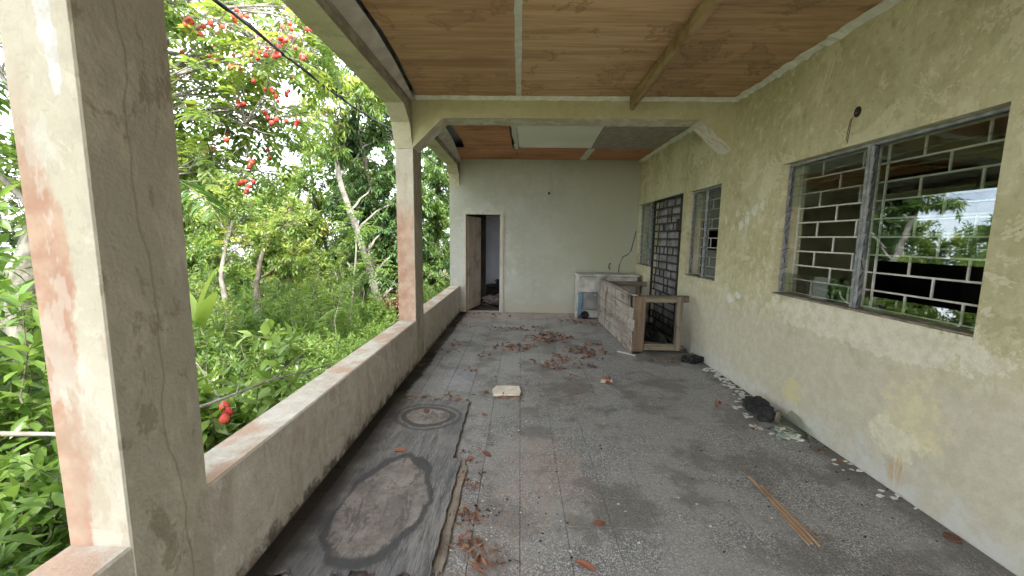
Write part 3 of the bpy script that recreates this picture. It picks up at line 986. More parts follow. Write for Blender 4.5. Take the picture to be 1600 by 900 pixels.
sheet('seam_filler', wob((1.115, 7.92), (1.112, 6.93), 9, 0.008) + wob((1.235, 6.93), (1.225, 7.92), 9, 0.008), ZC - 0.010, 0.0045, M_FILLER)
V, F = [], []
ys = np.linspace(4.815, 7.94, 34)
for y in ys:
    t = (y - 4.815) / 3.12
    bul = 0.16 * (1 - t) ** 0.6 * (0.75 + 0.35 * math.sin(3.4 * t)) + 0.02
    V += [(XL + 0.0015, y, 2.925), (XL + 0.009, y, 2.921), (XL + bul, y, 2.984), (XL + bul - 0.008, y, 2.990)]
for i in range(len(ys) - 1):
    a = i * 4; b = a + 4
    for q in range(4):
        F.append((a + q, a + (q + 1) % 4, b + (q + 1) % 4, b + q))
obj('cover_strip', mesh_from('cover_strip', V, F, bpy.data.materials['pale_strip']), ceil)

# ---- dark rooms behind the right-hand wall, and the passage behind the end wall
rooms = empty('rooms')
tag(rooms, kind='structure')
mb = MB()
xi = XR + 0.222
mb.box((xi, 4.62, -0.02), (4.02, 4.72, ZT))                                     # olive partition seen through the near window
mb.done('partition', M_ROOMW, rooms)
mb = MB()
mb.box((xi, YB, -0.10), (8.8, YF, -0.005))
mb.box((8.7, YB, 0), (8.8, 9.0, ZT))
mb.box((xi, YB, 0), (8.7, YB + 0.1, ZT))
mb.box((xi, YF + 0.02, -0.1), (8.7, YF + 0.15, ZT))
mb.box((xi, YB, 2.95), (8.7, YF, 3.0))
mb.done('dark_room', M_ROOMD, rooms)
mb = MB()
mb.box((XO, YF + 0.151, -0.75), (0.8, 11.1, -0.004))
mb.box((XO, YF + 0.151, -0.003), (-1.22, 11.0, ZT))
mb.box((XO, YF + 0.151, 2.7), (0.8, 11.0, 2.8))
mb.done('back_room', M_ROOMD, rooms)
mb = MB()
mb.box((XO, 10.6, -0.003), (0.8, 10.75, ZT))
mb.done('back_room_wall', M_BACKW, rooms)
wall_with_holes('back_room_side', M_BACKW, rooms, 0, 0.65, 0.15, YF + 0.151, 10.6, -0.003, ZT, [(9.35, 10.45, 0.9, 2.2)])
mb = MB()
mb.box((-1.219, 9.30, -0.002), (-0.80, 9.42, 2.699))
mb.box((-0.80, 9.30, 2.0), (0.64, 9.42, 2.699))
mb.done('inner_jamb', M_ROOMD, rooms)


# ================================================================== windows and door in the house wall
def louvre_window(op, n_rows, bays, grille_fn, pitch_bar):
    """jalousie: aluminium channels, glass blades (some missing), iron grille on the inside.
    bays: list of (y0, y1, set of rows with glass)"""
    y0, y1, z0, z1 = op
    m = MB()
    fx = XR + 0.078
    m.box((fx - 0.018, y0 + 0.002, z1 - 0.022), (fx + 0.022, y1 - 0.002, z1 - 0.001), 0.003)      # head
    w = m.done('window', M_ALU, house, org=(fx, (y0 + y1) / 2, z0))
    pitch = (z1 - z0 - 0.05) / n_rows
    edges = sorted({b[0] for b in bays} | {b[1] for b in bays})
    for e in edges:
        mul = y0 + 0.05 < e < y1 - 0.05
        wd = 0.024 if mul else 0.014
        q = MB()
        for sgn in ((-1, 1) if mul else ((1,) if e < (y0 + y1) / 2 else (-1,))):
            a = e + (0.0025 if sgn > 0 else -0.0025 - wd) - (0 if mul else sgn * -0.004)
            q.box((fx - 0.022, a, z0 + 0.012), (fx - 0.017, a + wd, z1 - 0.023), 0.001)
            q.box((fx - 0.0168, a + wd * 0.5 - 0.002, z0 + 0.012), (fx + 0.022, a + wd * 0.5 + 0.002, z1 - 0.023))
        q.done('mullion' if mul else 'channel', M_ALU, w)
    s = MB()
    s.box((XR + 0.012, y0 + 0.001, z0 + 0.0005), (XR + 0.215, y1 - 0.001, z0 + 0.012), 0.003)
    s.done('sill', M_SILL, w)
    clips = MB()
    for (a, b, rows) in bays:
        for r in range(n_rows):
            zc = z0 + 0.022 + (r + 0.5) * pitch
            has = r in rows
            tilt = math.radians(9 if has else random.choice((18, 35, 70, -12)))
            for e, sg in ((a + 0.018, 1), (b - 0.018, -1)):
                clips.box((fx - 0.005, e - 0.003, zc - pitch * 0.42), (fx + 0.0005, e + 0.003, zc + pitch * 0.42), rot=roty(tilt), piv=(fx, e, zc))
            if has:
                g = MB()
                g.box((fx - 0.0025, a + 0.022, zc - pitch * 0.56), (fx + 0.0025, b - 0.022, zc + pitch * 0.56), rot=roty(math.radians(4.3 + random.uniform(-0.5, 0.5))), piv=(fx, a, zc))
                g.done('pane', M_GLASS, w)
    tag(clips.done('clips', M_CLIP, w), kind='stuff')
    g = MB()
    grille_fn(g)
    g.done('grille', M_BARW, w)
    return w


def brick_grille(g, x, y0, y1, z0, z1, pitch, odd, even, full=()):
    t = 0.011
    nrow = round((z1 - z0) / pitch)
    for i in range(nrow + 1):
        z = z1 - i * pitch
        g.box((x, y0, z - t / 2), (x + t, y1, z + t / 2))
    for i in range(nrow):
        za = z1 - (i + 1) * pitch + t / 2 + 0.0004; zb = z1 - i * pitch - t / 2 - 0.0004
        for y in (odd if i % 2 == 0 else even):
            if y0 < y < y1:
                g.box((x + 0.001, y - t / 2, za), (x + t - 0.001, y + t / 2, zb))
    for y in full:
        g.box((x - t - 0.001, y - t / 2, z0), (x - 0.001, y + t / 2, z1))


def g1(g):
    brick_grille(g, XR + 0.180, 2.84, 3.65, 1.043, 2.158, 0.1239, (3.42, 3.03), (3.23,), (3.644, 2.885))
    brick_grille(g, XR + 0.182, 2.02, 2.83, 1.043, 2.158, 0.1239, (2.59, 2.25), (2.43,), (2.82, 2.025))


louvre_window(WIN1, 13, [(2.02, 2.83, {0, 4, 5, 6, 7, 8, 9, 10, 11, 12}), (2.83, 3.65, {0, 1, 9, 10, 11, 12})], g1, 0.12)


def g2(g):
    brick_grille(g, XR + 0.18, 4.73, 5.60, 1.035, 2.145, 0.1233, (5.46, 5.06), (5.28, 4.90), (5.595, 5.34, 4.98))


louvre_window(WIN2, 13, [(4.73, 5.19, {0, 1, 2, 3, 7, 8, 9, 10, 11, 12}), (5.19, 5.60, {9, 10, 11, 12})], g2, 0.12)


def g3(g):
    brick_grille(g, XR + 0.18, 7.04, 7.90, 1.035, 2.145, 0.1233, (7.70, 7.30), (7.50, 7.15), (7.895, 7.4))


louvre_window(WIN3, 13, [(7.04, 7.36, set(range(13))), (7.36, 7.90, set(range(13)))], g3, 0.12)

# ---- iron gate in front of the house door
m = MB()
gx = XR - 0.012
GY0, GY1, GZ0, GZ1 = 5.80, 6.965, 0.03, 2.15
for (a, b) in (((GY0, GZ0), (GY0 + 0.032, GZ1)), ((GY1 - 0.032, GZ0), (GY1, GZ1))):
    m.box((gx - 0.012, a[0], a[1]), (gx + 0.02, b[0], b[1]), 0.002)
m.box((gx - 0.011, GY0 + 0.033, GZ1 - 0.032), (gx + 0.019, GY1 - 0.033, GZ1), 0.002)
m.box((gx - 0.011, GY0 + 0.033, GZ0), (gx + 0.019, GY1 - 0.033, GZ0 + 0.032), 0.002)
gate = m.done('iron_gate', M_BARK, house, org=(gx, 6.38, 0))
rows = 17
dz = (GZ1 - GZ0 - 0.064) / rows
pat = [[0.30, 0.62], [0.18, 0.36, 0.52, 0.80], [0.14, 0.55, 0.70], [0.24, 0.40, 0.46, 0.78], [0.20, 0.58], [0.16, 0.30, 0.48, 0.62, 0.82]]
for i in range(rows):
    z = GZ0 + 0.032 + i * dz
    if i:
        q = MB(); q.box((gx - 0.006, GY0 + 0.0325, z - 0.011), (gx + 0.006, GY1 - 0.0325, z + 0.011)); q.done('cross_bar', M_BARK, gate)
    for f in pat[(i * 5 + i // 3) % 6]:
        y = GY1 - 0.033 - f * (GY1 - GY0 - 0.066)
        q2 = MB(); q2.box((gx - 0.005, y - 0.012, z + 0.0115), (gx + 0.005, y + 0.012, z + dz - 0.0115)); q2.done('upright_bar', M_BARK, gate)
q = MB()
q.box((gx - 0.05, GY0 - 0.012, 1.62), (gx + 0.011, GY0 + 0.05, 1.80), 0.006)
q.done('lock_box', M_BARK, gate)
m = MB()
m.box((XR + 0.060, DOOR[0] + 0.002, 0.005), (XR + 0.10, DOOR[1] - 0.002, 2.155))
hd = m.done('house_door', M_PANELDOOR, house, org=(XR + 0.08, 6.37, 0))
for i in range(5):
    z = 0.10 + i * 0.41
    for (a, b) in ((0.08, 0.52), (0.62, 1.06)):
        q = MB()
        q.box((XR + 0.052, DOOR[0] + a, z), (XR + 0.0595, DOOR[0] + b, z + 0.34), 0.003)
        q.done('door_panel', M_PANELDOOR, hd)

# ---- light point: hole with two hanging wires
m = MB()
c = Vector((XR, 2.905, 2.385))
pts = [c + Vector((-0.003, 0.030 * math.cos(a), 0.036 * math.sin(a))) for a in np.linspace(0, 2 * math.pi, 15)[:-1]]
vs = [m.bm.verts.new(p) for p in pts]; vs2 = [m.bm.verts.new(p + Vector((0.0025, 0, 0))) for p in pts]
m.bm.faces.new(vs)
for i in range(14): m.bm.faces.new((vs[i], vs[(i + 1) % 14], vs2[(i + 1) % 14], vs2[i]))
lp = m.done('light_point', M_DARK, house)
for dy, ln in ((0.0, 0.17), (0.012, 0.15)):
    q = MB()
    q.tube([c + Vector((-0.004, dy, 0.0)), c + Vector((-0.03, dy + 0.006, -0.05)), c + Vector((-0.022, dy + 0.03, -ln)), c + Vector((-0.02, dy + 0.036, -ln - 0.03))], 0.0028, 6)
    q.done('wire', M_WIRE, lp)

# ================================================================== end wall details
fr = MB()
fy0, fy1 = YF - 0.022, YF + 0.149
fr.box((DX0 - 0.035, fy0, 0.0), (DX0 + 0.028, fy1 - 0.001, DZ + 0.0), 0.003)
fr.box((DX1 - 0.028, fy0, 0.0), (DX1 + 0.045, fy1 - 0.001, DZ + 0.0), 0.003)
fr.box((DX0 - 0.035, fy0, DZ + 0.0005), (DX1 + 0.045, fy1 - 0.001, DZ + 0.055), 0.003)
for v in fr.bm.verts:                                        # trim part inside the wall
    if v.co.y > YF + 0.01:
        v.co.x = min(max(v.co.x, DX0 + 0.001), DX1 - 0.001); v.co.z = min(v.co.z, DZ - 0.001)
frame = fr.done('door_frame', M_FRAME, endw)
# open eight-panel door leaf, swung in
hin = Vector((DX0 + 0.030, YF + 0.10, 0))
ang = math.radians(75)
R = rotz(ang)
LW, LH = 0.70, 1.915
m = MB()
def lb(a, b, z0, z1, t0, t1, bev=0.002):
    m.box((hin.x + a, hin.y + t0, z0), (hin.x + b, hin.y + t1, z1), bev, rot=R, piv=hin)
stile = 0.085
zr = [0.02, 0.20, 0.56, 0.66, 1.00, 1.09, 1.42, 1.51, 1.83, LH]
for (a, b) in ((0, stile), (LW - stile, LW)): lb(a, b, 0.02, LH, -0.04, 0)
for a, b in zip(zr[0::2], zr[1::2]): lb(stile + 0.0005, LW - stile - 0.0005, a, b, -0.039, -0.001)
for a, b in zip(zr[1::2], zr[2::2]): lb(LW / 2 - 0.03, LW / 2 + 0.03, a + 0.0005, b - 0.0005, -0.038, -0.002)
leaf = m.done('door', M_DOOR, endw)
for a, b in zip(zr[1::2], zr[2::2]):
    for (xa, xb) in ((stile, LW / 2 - 0.03), (LW / 2 + 0.03, LW - stile)):
        m = MB()
        lb(xa + 0.0006, xb - 0.0006, a + 0.0006, b - 0.0006, -0.026, -0.014, 0)
        lb(xa + 0.022, xb - 0.022, a + 0.026, b - 0.026, -0.035, -0.0262, 0.006)
        m.done('door_panel', M_DOOR, leaf)
# small round hole, a hook, a hanging cable on the end wall
m = MB(); m.tube([(0.548, YF - 0.003, 2.368), (0.548, YF + 0.02, 2.368)], 0.033, 14); m.done('hole_rim', M_CEMENT, endw)
m = MB(); m.tube([(0.548, YF - 0.0045, 2.368), (0.548, YF + 0.015, 2.368)], 0.026, 14); m.done('round_hole', M_DARK, endw)
m = MB(); m.tube([(1.80, YF - 0.004, 1.02), (1.77, YF - 0.01, 1.00), (1.765, YF - 0.012, 0.95), (1.785, YF - 0.012, 0.90)], 0.012, 6); m.done('hook', M_CLIP, endw)
m = MB(); m.tube([(2.27, YF - 0.008, 1.66), (2.19, YF - 0.01, 1.28), (2.13, YF - 0.012, 1.20), (2.03, YF - 0.012, 1.15), (1.97, YF - 0.012, 0.98), (1.95, YF - 0.012, 0.60)], 0.008, 6); m.done('hanging_cable', M_CABLE, endw)
# rubble in the passage behind the doorway
def rubble(name, n, x0, x1, y0, y1, z, hmax, mats, parent=None, size=(0.03, 0.10)):
    V, F = [], []
    m = MB()
    for _ in range(n):
        x = random.uniform(x0, x1); y = random.uniform(y0, y1)
        s1 = random.uniform(*size); s2 = random.uniform(*size)
        hh = random.uniform(0.0, hmax)
        r = Matrix.Rotation(random.uniform(0, 6.28), 3, 'Z') @ Matrix.Rotation(random.uniform(-0.5, 0.5), 3, 'X')
        m.box((x - s1, y - s2, z + hh + 0.006), (x + s1, y + s2, z + hh + 0.018), rot=r)
    return m.done(name, mats, parent)


o = rubble('rubble_pile', 150, -0.78, 0.2, 8.75, 9.25, -0.003, 0.16, simple('rubble_boards', (0.16, 0.13, 0.11), (0.42, 0.37, 0.32), 0.9, 9))
tag(o, 'heap of broken boards and rubbish on the floor inside the doorway', 'rubble', kind='stuff')
m = MB()
m.box((-0.85, 9.5, 0.0), (0.3, 10.1, 0.32), 0.03, jit=0.05); m.box((-0.6, 9.55, 0.33), (0.1, 10.0, 0.5), 0.03, jit=0.06)
o = m.done('dark_bundle', M_DARK)
tag(o, 'dark bundle lying deep inside the back room behind the doorway', 'bundle')

# ================================================================== loose ceiling batten
m = MB()
m.bar((1.118, 0.4, 2.972), (1.150, 4.44, 2.956), 0.042, 0.056, 0.003)
for v in m.bm.verts:
    if v.co.y > 4.3 and v.co.z < 2.955: v.co.z -= 0.085; v.co.y -= 0.03
o = m.done('loose_batten', M_BATTEN)
tag(o, 'loose brown wooden batten hanging under the plywood ceiling', 'batten')

# ================================================================== junk by the house door
# long broken wooden counter standing on the floor
ct = empty('wooden_counter', 'long broken wooden counter frame with peeling boarded side, beside the iron gate', 'counter', (1.75, 6.2, 0))
CX, CY0, CY1, CH = 1.49, 5.10, 7.20, 0.765
nb = 5
for i in range(nb):                                                     # boarded side: horizontal planks, broken near end
    za = 0.02 + i * (CH - 0.02) / nb; zb = za + (CH - 0.02) / nb - 0.005
    ye = CY0 + (0.0, 0.015, -0.01, 0.02, 0.20)[i]
    m = MB()
    off = random.uniform(-0.003, 0.003)
    x0 = CX - 0.045 * 0
    m.box((x0 - 0.018 + off, ye, za), (x0 + off, CY1 + random.uniform(-.01, .01), zb), 0.002, jit=0.003)
    bmesh.ops.subdivide_edges(m.bm, edges=[e for e in m.bm.edges if abs(e.verts[0].co.y - e.verts[1].co.y) > 1], cuts=24)
    for v in m.bm.verts:
        v.co.x += -0.035 * (v.co.y - CY0) / 2.1
        if v.co.y < CY0 + 0.16: v.co.y += random.uniform(-0.012, 0.012)
        v.co.z += random.uniform(-0.0012, 0.0012)
    m.done('plank', M_CRATE, ct)
m = MB(); m.box((CX - 0.012, CY0 + 0.07, CH + 0.001), (CX + 0.055, CY1, CH + 0.022), 0.003)
for v in m.bm.verts: v.co.x += -0.035 * (v.co.y - CY0) / 2.1
m.done('top_edge', M_CRATE, ct)
m = MB(); m.box((CX + 0.002, CY0 + 0.05, 0.03), (CX + 0.155, CY0 + 0.10, CH), 0.004, jit=0.003); m.done('post', M_REDPOST, ct)
m = MB(); m.box((CX + 0.56, CY0 + 0.04, 0.05), (CX + 0.635, CY0 + 0.10, CH), 0.004, jit=0.003); m.done('post', M_POST, ct)
m = MB(); m.box((CX + 0.01, CY0 + 0.101, CH - 0.082), (CX + 0.735, CY0 + 0.15, CH + 0.005), 0.005, jit=0.005)
m.done('rail', M_RAIL, ct)
m = MB(); m.box((CX + 0.155, CY0 + 0.045, CH - 0.078), (CX + 0.559, CY0 + 0.10, CH - 0.0), 0.004, jit=0.003); m.done('rail', M_RAIL, ct)
m = MB(); m.box((CX + 0.157, CY0 + 0.045, 0.055), (CX + 0.559, CY0 + 0.10, 0.135), 0.004, jit=0.003); m.done('rail', M_RAIL, ct)
m = MB(); m.bar((CX + 0.03, CY0 + 0.35, 0.085), (CX + 0.72, CY0 + 0.16, 0.05), 0.05, 0.07, 0.004); m.done('brace', M_RAIL, ct)
m = MB(); m.box((CX - 0.02, CY1 - 0.07, 0.0), (CX + 0.06, CY1 - 0.005, CH - 0.001), 0.004, jit=0.003); m.done('post', M_POST, ct)
m = MB(); m.box((CX + 0.061, CY1 - 0.075, CH - 0.10), (CX + 0.78, CY1 - 0.02, CH - 0.015), 0.004, jit=0.004); m.done('rail', M_RAIL, ct)
m = MB(); m.box((CX + 0.60, CY1 - 0.07, 0.0), (CX + 0.67, CY1 - 0.0205, CH - 0.101), 0.004, jit=0.003); m.done('post', M_POST, ct)
# dark sheeting dumped inside it
bm = bmesh.new()
bmesh.ops.create_grid(bm, x_segments=26, y_segments=40, size=0.5)
for v in bm.verts:
    x, y = v.co.x, v.co.y
    e = max(abs(x), abs(y)) * 2
    hgt = 0.30 * (1 - e ** 3) * (0.55 + 0.45 * math.sin(9 * x + 2) * math.cos(7 * y)) + 0.03 * math.sin(31 * x + 17 * y)
    v.co = Vector((1.85 + x * 0.62, 6.05 + y * 1.4, 0.008 + max(0.0, hgt)))
me = bpy.data.meshes.new('dark_sheeting'); bm.to_mesh(me); bm.free(); me.materials.append(M_DARK)
o = obj('dark_sheeting', me)
md = o.modifiers.new('th', 'SOLIDIFY'); md.thickness = 0.006; md.offset = 1
tag(o, 'crumpled black sheeting dumped inside the wooden counter frame', 'sheeting')

# old white double tub unit
tb = empty('tub_unit', 'old grimy white double tub unit against the end wall, blue strip on its front', 'tub', (1.6, 7.65, 0))
m = MB()
m.box((1.10, 7.42, 0.50), (1.60, 7.90, 0.80), 0.012); m.box((1.615, 7.44, 0.50), (2.20, 7.90, 0.80), 0.012)
m.done('tub_body', M_TUB, tb)
for (a, b, y) in ((1.075, 1.60, 7.39), (1.605, 2.235, 7.42)):
    m = MB()
    m.box((a, y, 0.801), (b, 7.93, 0.842), 0.010)
    m.done('rim', M_TUB, tb)
m = MB(); m.box((1.10, 7.47, 0.03), (1.13, 7.90, 0.499), 0.004); m.box((2.12, 7.47, 0.03), (2.15, 7.90, 0.499), 0.004); m.box((1.135, 7.87, 0.03), (2.115, 7.89, 0.499)); m.done('side_panel', M_TUB, tb)
m = MB(); m.box((1.11, 7.44, 0.06), (1.19, 7.468, 0.498), 0.004); m.done('blue_strip', M_BLUE, tb)
m = MB(); m.box((1.195, 7.46, 0.16), (2.11, 7.485, 0.498), 0.01); m.done('front_panel', M_GREY, tb)
m = MB(); m.tube([(1.42, 7.44, 0.45), (1.42, 7.46, 0.45)], 0.022, 12); m.done('knob', M_TUB, tb)
m = MB(); m.box((1.195, 7.43, 0.02), (2.11, 7.458, 0.158), 0.006); m.done('kick_board', M_TUB, tb)
m = MB(); m.tube([(1.235, 7.38, 0.078), (1.235, 7.428, 0.078)], 0.076, 18); m.done('wheel', M_DARK, tb)
m = MB(); m.box((1.05, 7.40, 0.0), (1.10, 7.46, 0.13), 0.015); m.done('foot', M_TUB, tb)

# ================================================================== things lying on the floor
# big rain-stained plywood sheet with a step in its edge
def warped(name, poly_fn, nx, ny, th, mat, zfn):
    V, F = [], []
    for j in range(ny + 1):
        for i in range(nx + 1):
            x, y = poly_fn(i / nx, j / ny)
            V.append((x, y, zfn(x, y) + th))
    n = len(V)
    V += [(v[0], v[1], v[2] - th) for v in V]
    w = nx + 1
    for j in range(ny):
        for i in range(nx):
            a = j * w + i
            F.append((a, a + 1, a + w + 1, a + w)); F.append((n + a, n + a + w, n + a + w + 1, n + a + 1))
    for i in range(nx):
        F.append((i, n + i, n + i + 1, i + 1)); a = ny * w + i; F.append((a, a + 1, n + a + 1, n + a))
    for j in range(ny):
        a = j * w; F.append((a, a + w, n + a + w, n + a)); a = j * w + nx; F.append((a, n + a, n + a + w, a + w))
    return mesh_from(name, V, F, mat)


def sheet_fn(u, v):
    y = 1.555 + v * 1.925
    rng_ = math.sin(y * 37) * 0.004 + math.sin(y * 91) * 0.002
    xr = -0.375 if y < 2.50 else -0.430 - 0.01 * (y - 2.5)
    xr += rng_
    x = -1.10 + u * (xr + 1.10)
    if v == 0: y += 0.022 * math.sin(x * 23) + (0.05 if -0.72 < x < -0.62 else 0) + 0.012 * math.sin(x * 61)
    if v == 1: y += 0.006 * math.sin(x * 40)
    return x, y


zs_ = lambda x, y: 0.008 + 0.010 * (1 + math.sin(x * 5 + y * 2)) * 0.5 + 0.012 * max(0, (1.9 - y)) + 0.008 * max(0.0, (x + 0.7))
o = obj('plywood_sheet', warped('plywood_sheet', sheet_fn, 44, 66, 0.009, M_SHEET, zs_))
tag(o, 'rotten grey plywood sheet with two ring stains lying beside the parapet', 'plywood')


def plank_fn(u, v):
    y = 1.60 + v * 0.905
    if v == 0: y += 0.02 * math.sin(u * 9)
    a = -0.374; b = -0.326 + 0.003 * math.sin(y * 19) + 0.002 * math.sin(y * 53)
    if y > 2.42: b -= (y - 2.42) * 0.3
    return a + u * (b - a), y


o = obj('rotten_plank', warped('rotten_plank', plank_fn, 5, 40, 0.009, M_EDGEPLANK, lambda x, y: 0.004))
tag(o, 'narrow rotten brown plank along the edge of the stained plywood', 'plank')


def flat_piece(name, outline, z, th, mat, label, cat, bend=0.0, group=None):
    m = MB()
    m.prism(outline, 2, z, z + th)
    if bend:
        cx = sum(p[0] for p in outline) / len(outline)
        for v in m.bm.verts: v.co.z += bend * (v.co.x - cx) ** 2
    o = m.done(name, mat)
    return tag(o, label, cat, group)


flat_piece('card_slab', [(-0.230, 3.60), (0.015, 3.625), (0.030, 3.68), (0.010, 3.83), (-0.10, 3.85), (-0.215, 3.835), (-0.25, 3.72)], 0.010, 0.016, M_PAPER,
           'cream slab of folded card lying in the middle of the floor', 'card', 0.3)
flat_piece('card_scrap', [(0.86, 4.03), (0.99, 4.05), (1.0, 4.12), (0.90, 4.15)], 0.004, 0.01, M_PAPER, 'small pale scrap beside an orange leaf on the open floor', 'scrap', 0.8)
flat_piece('white_sliver', [(1.32, 5.23), (1.50, 5.04), (1.52, 5.055), (1.42, 5.19)], 0.003, 0.008, M_FLAKE, 'thin white sliver on the floor next to the counter boards', 'sliver')
# splintered lath
m = MB()
m.bar((1.480, 2.40, 0.012), (1.475, 1.84, 0.010), 0.013, 0.009); m.bar((1.497, 2.30, 0.016), (1.500, 1.825, 0.010), 0.010, 0.008)
m.bar((1.461, 2.12, 0.010), (1.455, 1.83, 0.008), 0.006, 0.006); m.bar((1.506, 2.05, 0.010), (1.535, 1.86, 0.010), 0.003, 0.003); m.bar((1.51, 1.95, 0.010), (1.565, 1.90, 0.022), 0.002, 0.002)
o = m.done('splintered_lath', M_SPLINT)
tag(o, 'splintered orange-brown lath lying on the floor at the right', 'lath')
# rusty round lid
m = MB(); m.tube([(2.236, 1.911, 0.002), (2.236, 1.911, 0.010), (2.236, 1.911, 0.014)], [0.034, 0.036, 0.026], 20)
o = m.done('rusty_disc', M_LID); tag(o, 'small rusty round lid on the floor close to the right wall', 'lid')
# charred log end by the wall: bark lump in two pieces
def lump(c, r, seed, name='charred_lump', ax=(1, 1, 1)):
    bm = bmesh.new()
    bmesh.ops.create_icosphere(bm, subdivisions=4, radius=1.0)
    rr = random.Random(seed)
    ph = [rr.uniform(0, 6) for _ in range(9)]
    for v in bm.verts:
        p = v.co.copy()
        n = 1 + 0.14 * math.sin(5 * p.x + ph[0]) * math.sin(4 * p.y + ph[1]) + 0.10 * math.sin(11 * p.z + ph[2] + 6 * p.x) + 0.06 * math.sin(23 * p.y + 17 * p.x + ph[3])
        q = Vector([math.copysign(abs(t) ** 0.72, t) for t in p]) * n
        v.co = Vector((q.x * r[0], q.y * r[1], max(-r[2] * 0.9, q.z * r[2])))
    me = bpy.data.meshes.new(name); bm.to_mesh(me); bm.free(); me.materials.append(M_DARK)
    return me


cl = empty('charred_log', 'black charred log end among shards at the foot of the right wall', 'log', (2.10, 3.33, 0))
o = obj('log_body', lump(0, (0.085, 0.12, 0.062), 3), cl, (2.115, 3.40, 0.056)); o.rotation_euler = (0, 0, 0.25)
o = obj('log_crust', lump(0, (0.062, 0.052, 0.060), 8), cl, (2.085, 3.245, 0.054))
m = MB(); m.box((2.15, 3.20, 0.002), (2.19, 3.235, 0.10), 0.004, rot=rotx(0.2)); o = m.done('wood_chip', M_POST); tag(o, 'small upright chip of wood next to the charred log', 'wood')
# broken glass pane leaning on the wall
m = MB()
V2 = [(2.285, 3.22, 0.10), (2.280, 3.10, 0.085), (2.270, 2.98, 0.045), (2.20, 2.86, 0.004), (2.13, 2.93, 0.004), (2.14, 3.10, 0.004), (2.17, 3.18, 0.03)]
A = [m.bm.verts.new(v) for v in V2]; B = [m.bm.verts.new((v[0] - 0.002, v[1], v[2] + 0.004)) for v in V2]
m.bm.faces.new(A); m.bm.faces.new(list(reversed(B)))
for i in range(len(A)): m.bm.faces.new((A[i], B[i], B[(i + 1) % len(A)], A[(i + 1) % len(A)]))
o = m.done('glass_shard', M_GLASS); tag(o, 'large broken pane of glass leaning against the right wall', 'glass')


def flakes(name, spots, mat, label, size, zr=(0.002, 0.012)):
    V, F = [], []
    for (x, y, r, n) in spots:
        for _ in range(n):
            a = random.uniform(0, 6.28); d = r * math.sqrt(random.random())
            cx, cy = x + d * math.cos(a), y + d * math.sin(a)
            if cx > XR - 0.02: cx = XR - 0.02 - random.uniform(0, 0.02)
            s = random.uniform(*size); k = random.randint(4, 6); b = len(V)
            z = random.uniform(*zr); tl = random.uniform(-0.25, 0.25)
            a0 = random.uniform(0, 6.28)
            ring = []
            for i in range(k):
                t = a0 + 6.283 * i / k; rr = s * random.uniform(0.5, 1.1)
                ring.append((cx + rr * math.cos(t), cy + rr * math.sin(t) * 0.7, z + abs(tl) * s + tl * rr * math.cos(t)))
            V += ring + [(p[0], p[1], p[2] + 0.003) for p in ring]
            F.append(tuple(range(b, b + k))); F.append(tuple(range(b + 2 * k - 1, b + k - 1, -1)))
            for i in range(k): F.append((b + i, b + (i + 1) % k, b + k + (i + 1) % k, b + k + i))
    o = obj(name, mesh_from(name, V, F, mat))
    return tag(o, label, 'debris', kind='stuff')


flakes('paint_flakes', [(2.20, 4.5, 0.08, 16), (2.22, 4.25, 0.07, 14), (2.19, 4.05, 0.07, 16), (2.17, 3.80, 0.08, 14), (2.10, 3.60, 0.08, 9), (2.0, 3.46, 0.06, 10), (1.99, 3.30, 0.05, 9),
        (1.93, 3.10, 0.06, 8), (2.06, 3.00, 0.09, 16), (2.15, 2.92, 0.06, 12), (2.22, 4.9, 0.07, 10), (2.23, 4.38, 0.06, 14), (2.22, 4.15, 0.06, 14), (2.21, 3.93, 0.06, 14), (2.20, 3.70, 0.07, 14), (2.24, 2.55, 0.10, 8), (2.25, 2.2, 0.12, 6), (2.18, 3.55, 0.06, 10)], M_FLAKE, 'white paint flakes scattered along the foot of the right wall', (0.010, 0.032))
flakes('glass_splinters', [(2.10, 3.05, 0.10, 22), (2.05, 2.97, 0.08, 16)], M_GLASS, 'clear glass splinters around the broken pane', (0.02, 0.05))
flakes('black_crumbs', [(0.1, 1.9, 0.28, 14), (0.6, 2.6, 0.9, 12), (1.5, 2.4, 0.8, 12), (1.9, 2.2, 0.5, 14), (0.3, 4.3, 0.8, 14), (2.24, 4.3, 0.16, 40), (2.22, 3.9, 0.16, 40), (2.2, 3.6, 0.14, 30), (2.24, 2.9, 0.14, 24), (2.05, 4.9, 0.2, 26), (2.1, 5.0, 0.12, 20), (-0.2, 2.0, 0.1, 16)], M_DARK, 'small black crumbs of dirt strewn over the floor', (0.004, 0.011), (0.001, 0.003))
flakes('white_specks', [(0.4, 2.4, 1.1, 16), (1.0, 1.9, 0.5, 6), (-0.1, 2.0, 0.2, 8), (0.2, 4.6, 0.9, 20)], M_FLAKE, 'white specks of plaster strewn over the terrazzo', (0.004, 0.010), (0.001, 0.003))
# rotten rag lying by the near end of the counter
o = obj('charred_rag', lump(0, (0.13, 0.09, 0.04), 5, 'charred_rag'), None, (2.17, 4.86, 0.036)); o.rotation_euler = (0, 0, 0.4)
tag(o, 'black rotten rag on the floor between the counter and the right wall', 'rag')
m = MB(); m.bar((1.86, 4.84, 0.012), (2.20, 4.93, 0.085), 0.03, 0.012); o = m.done('broken_lath', M_RAIL); tag(o, 'short broken lath lying over the black rag by the right wall', 'lath')

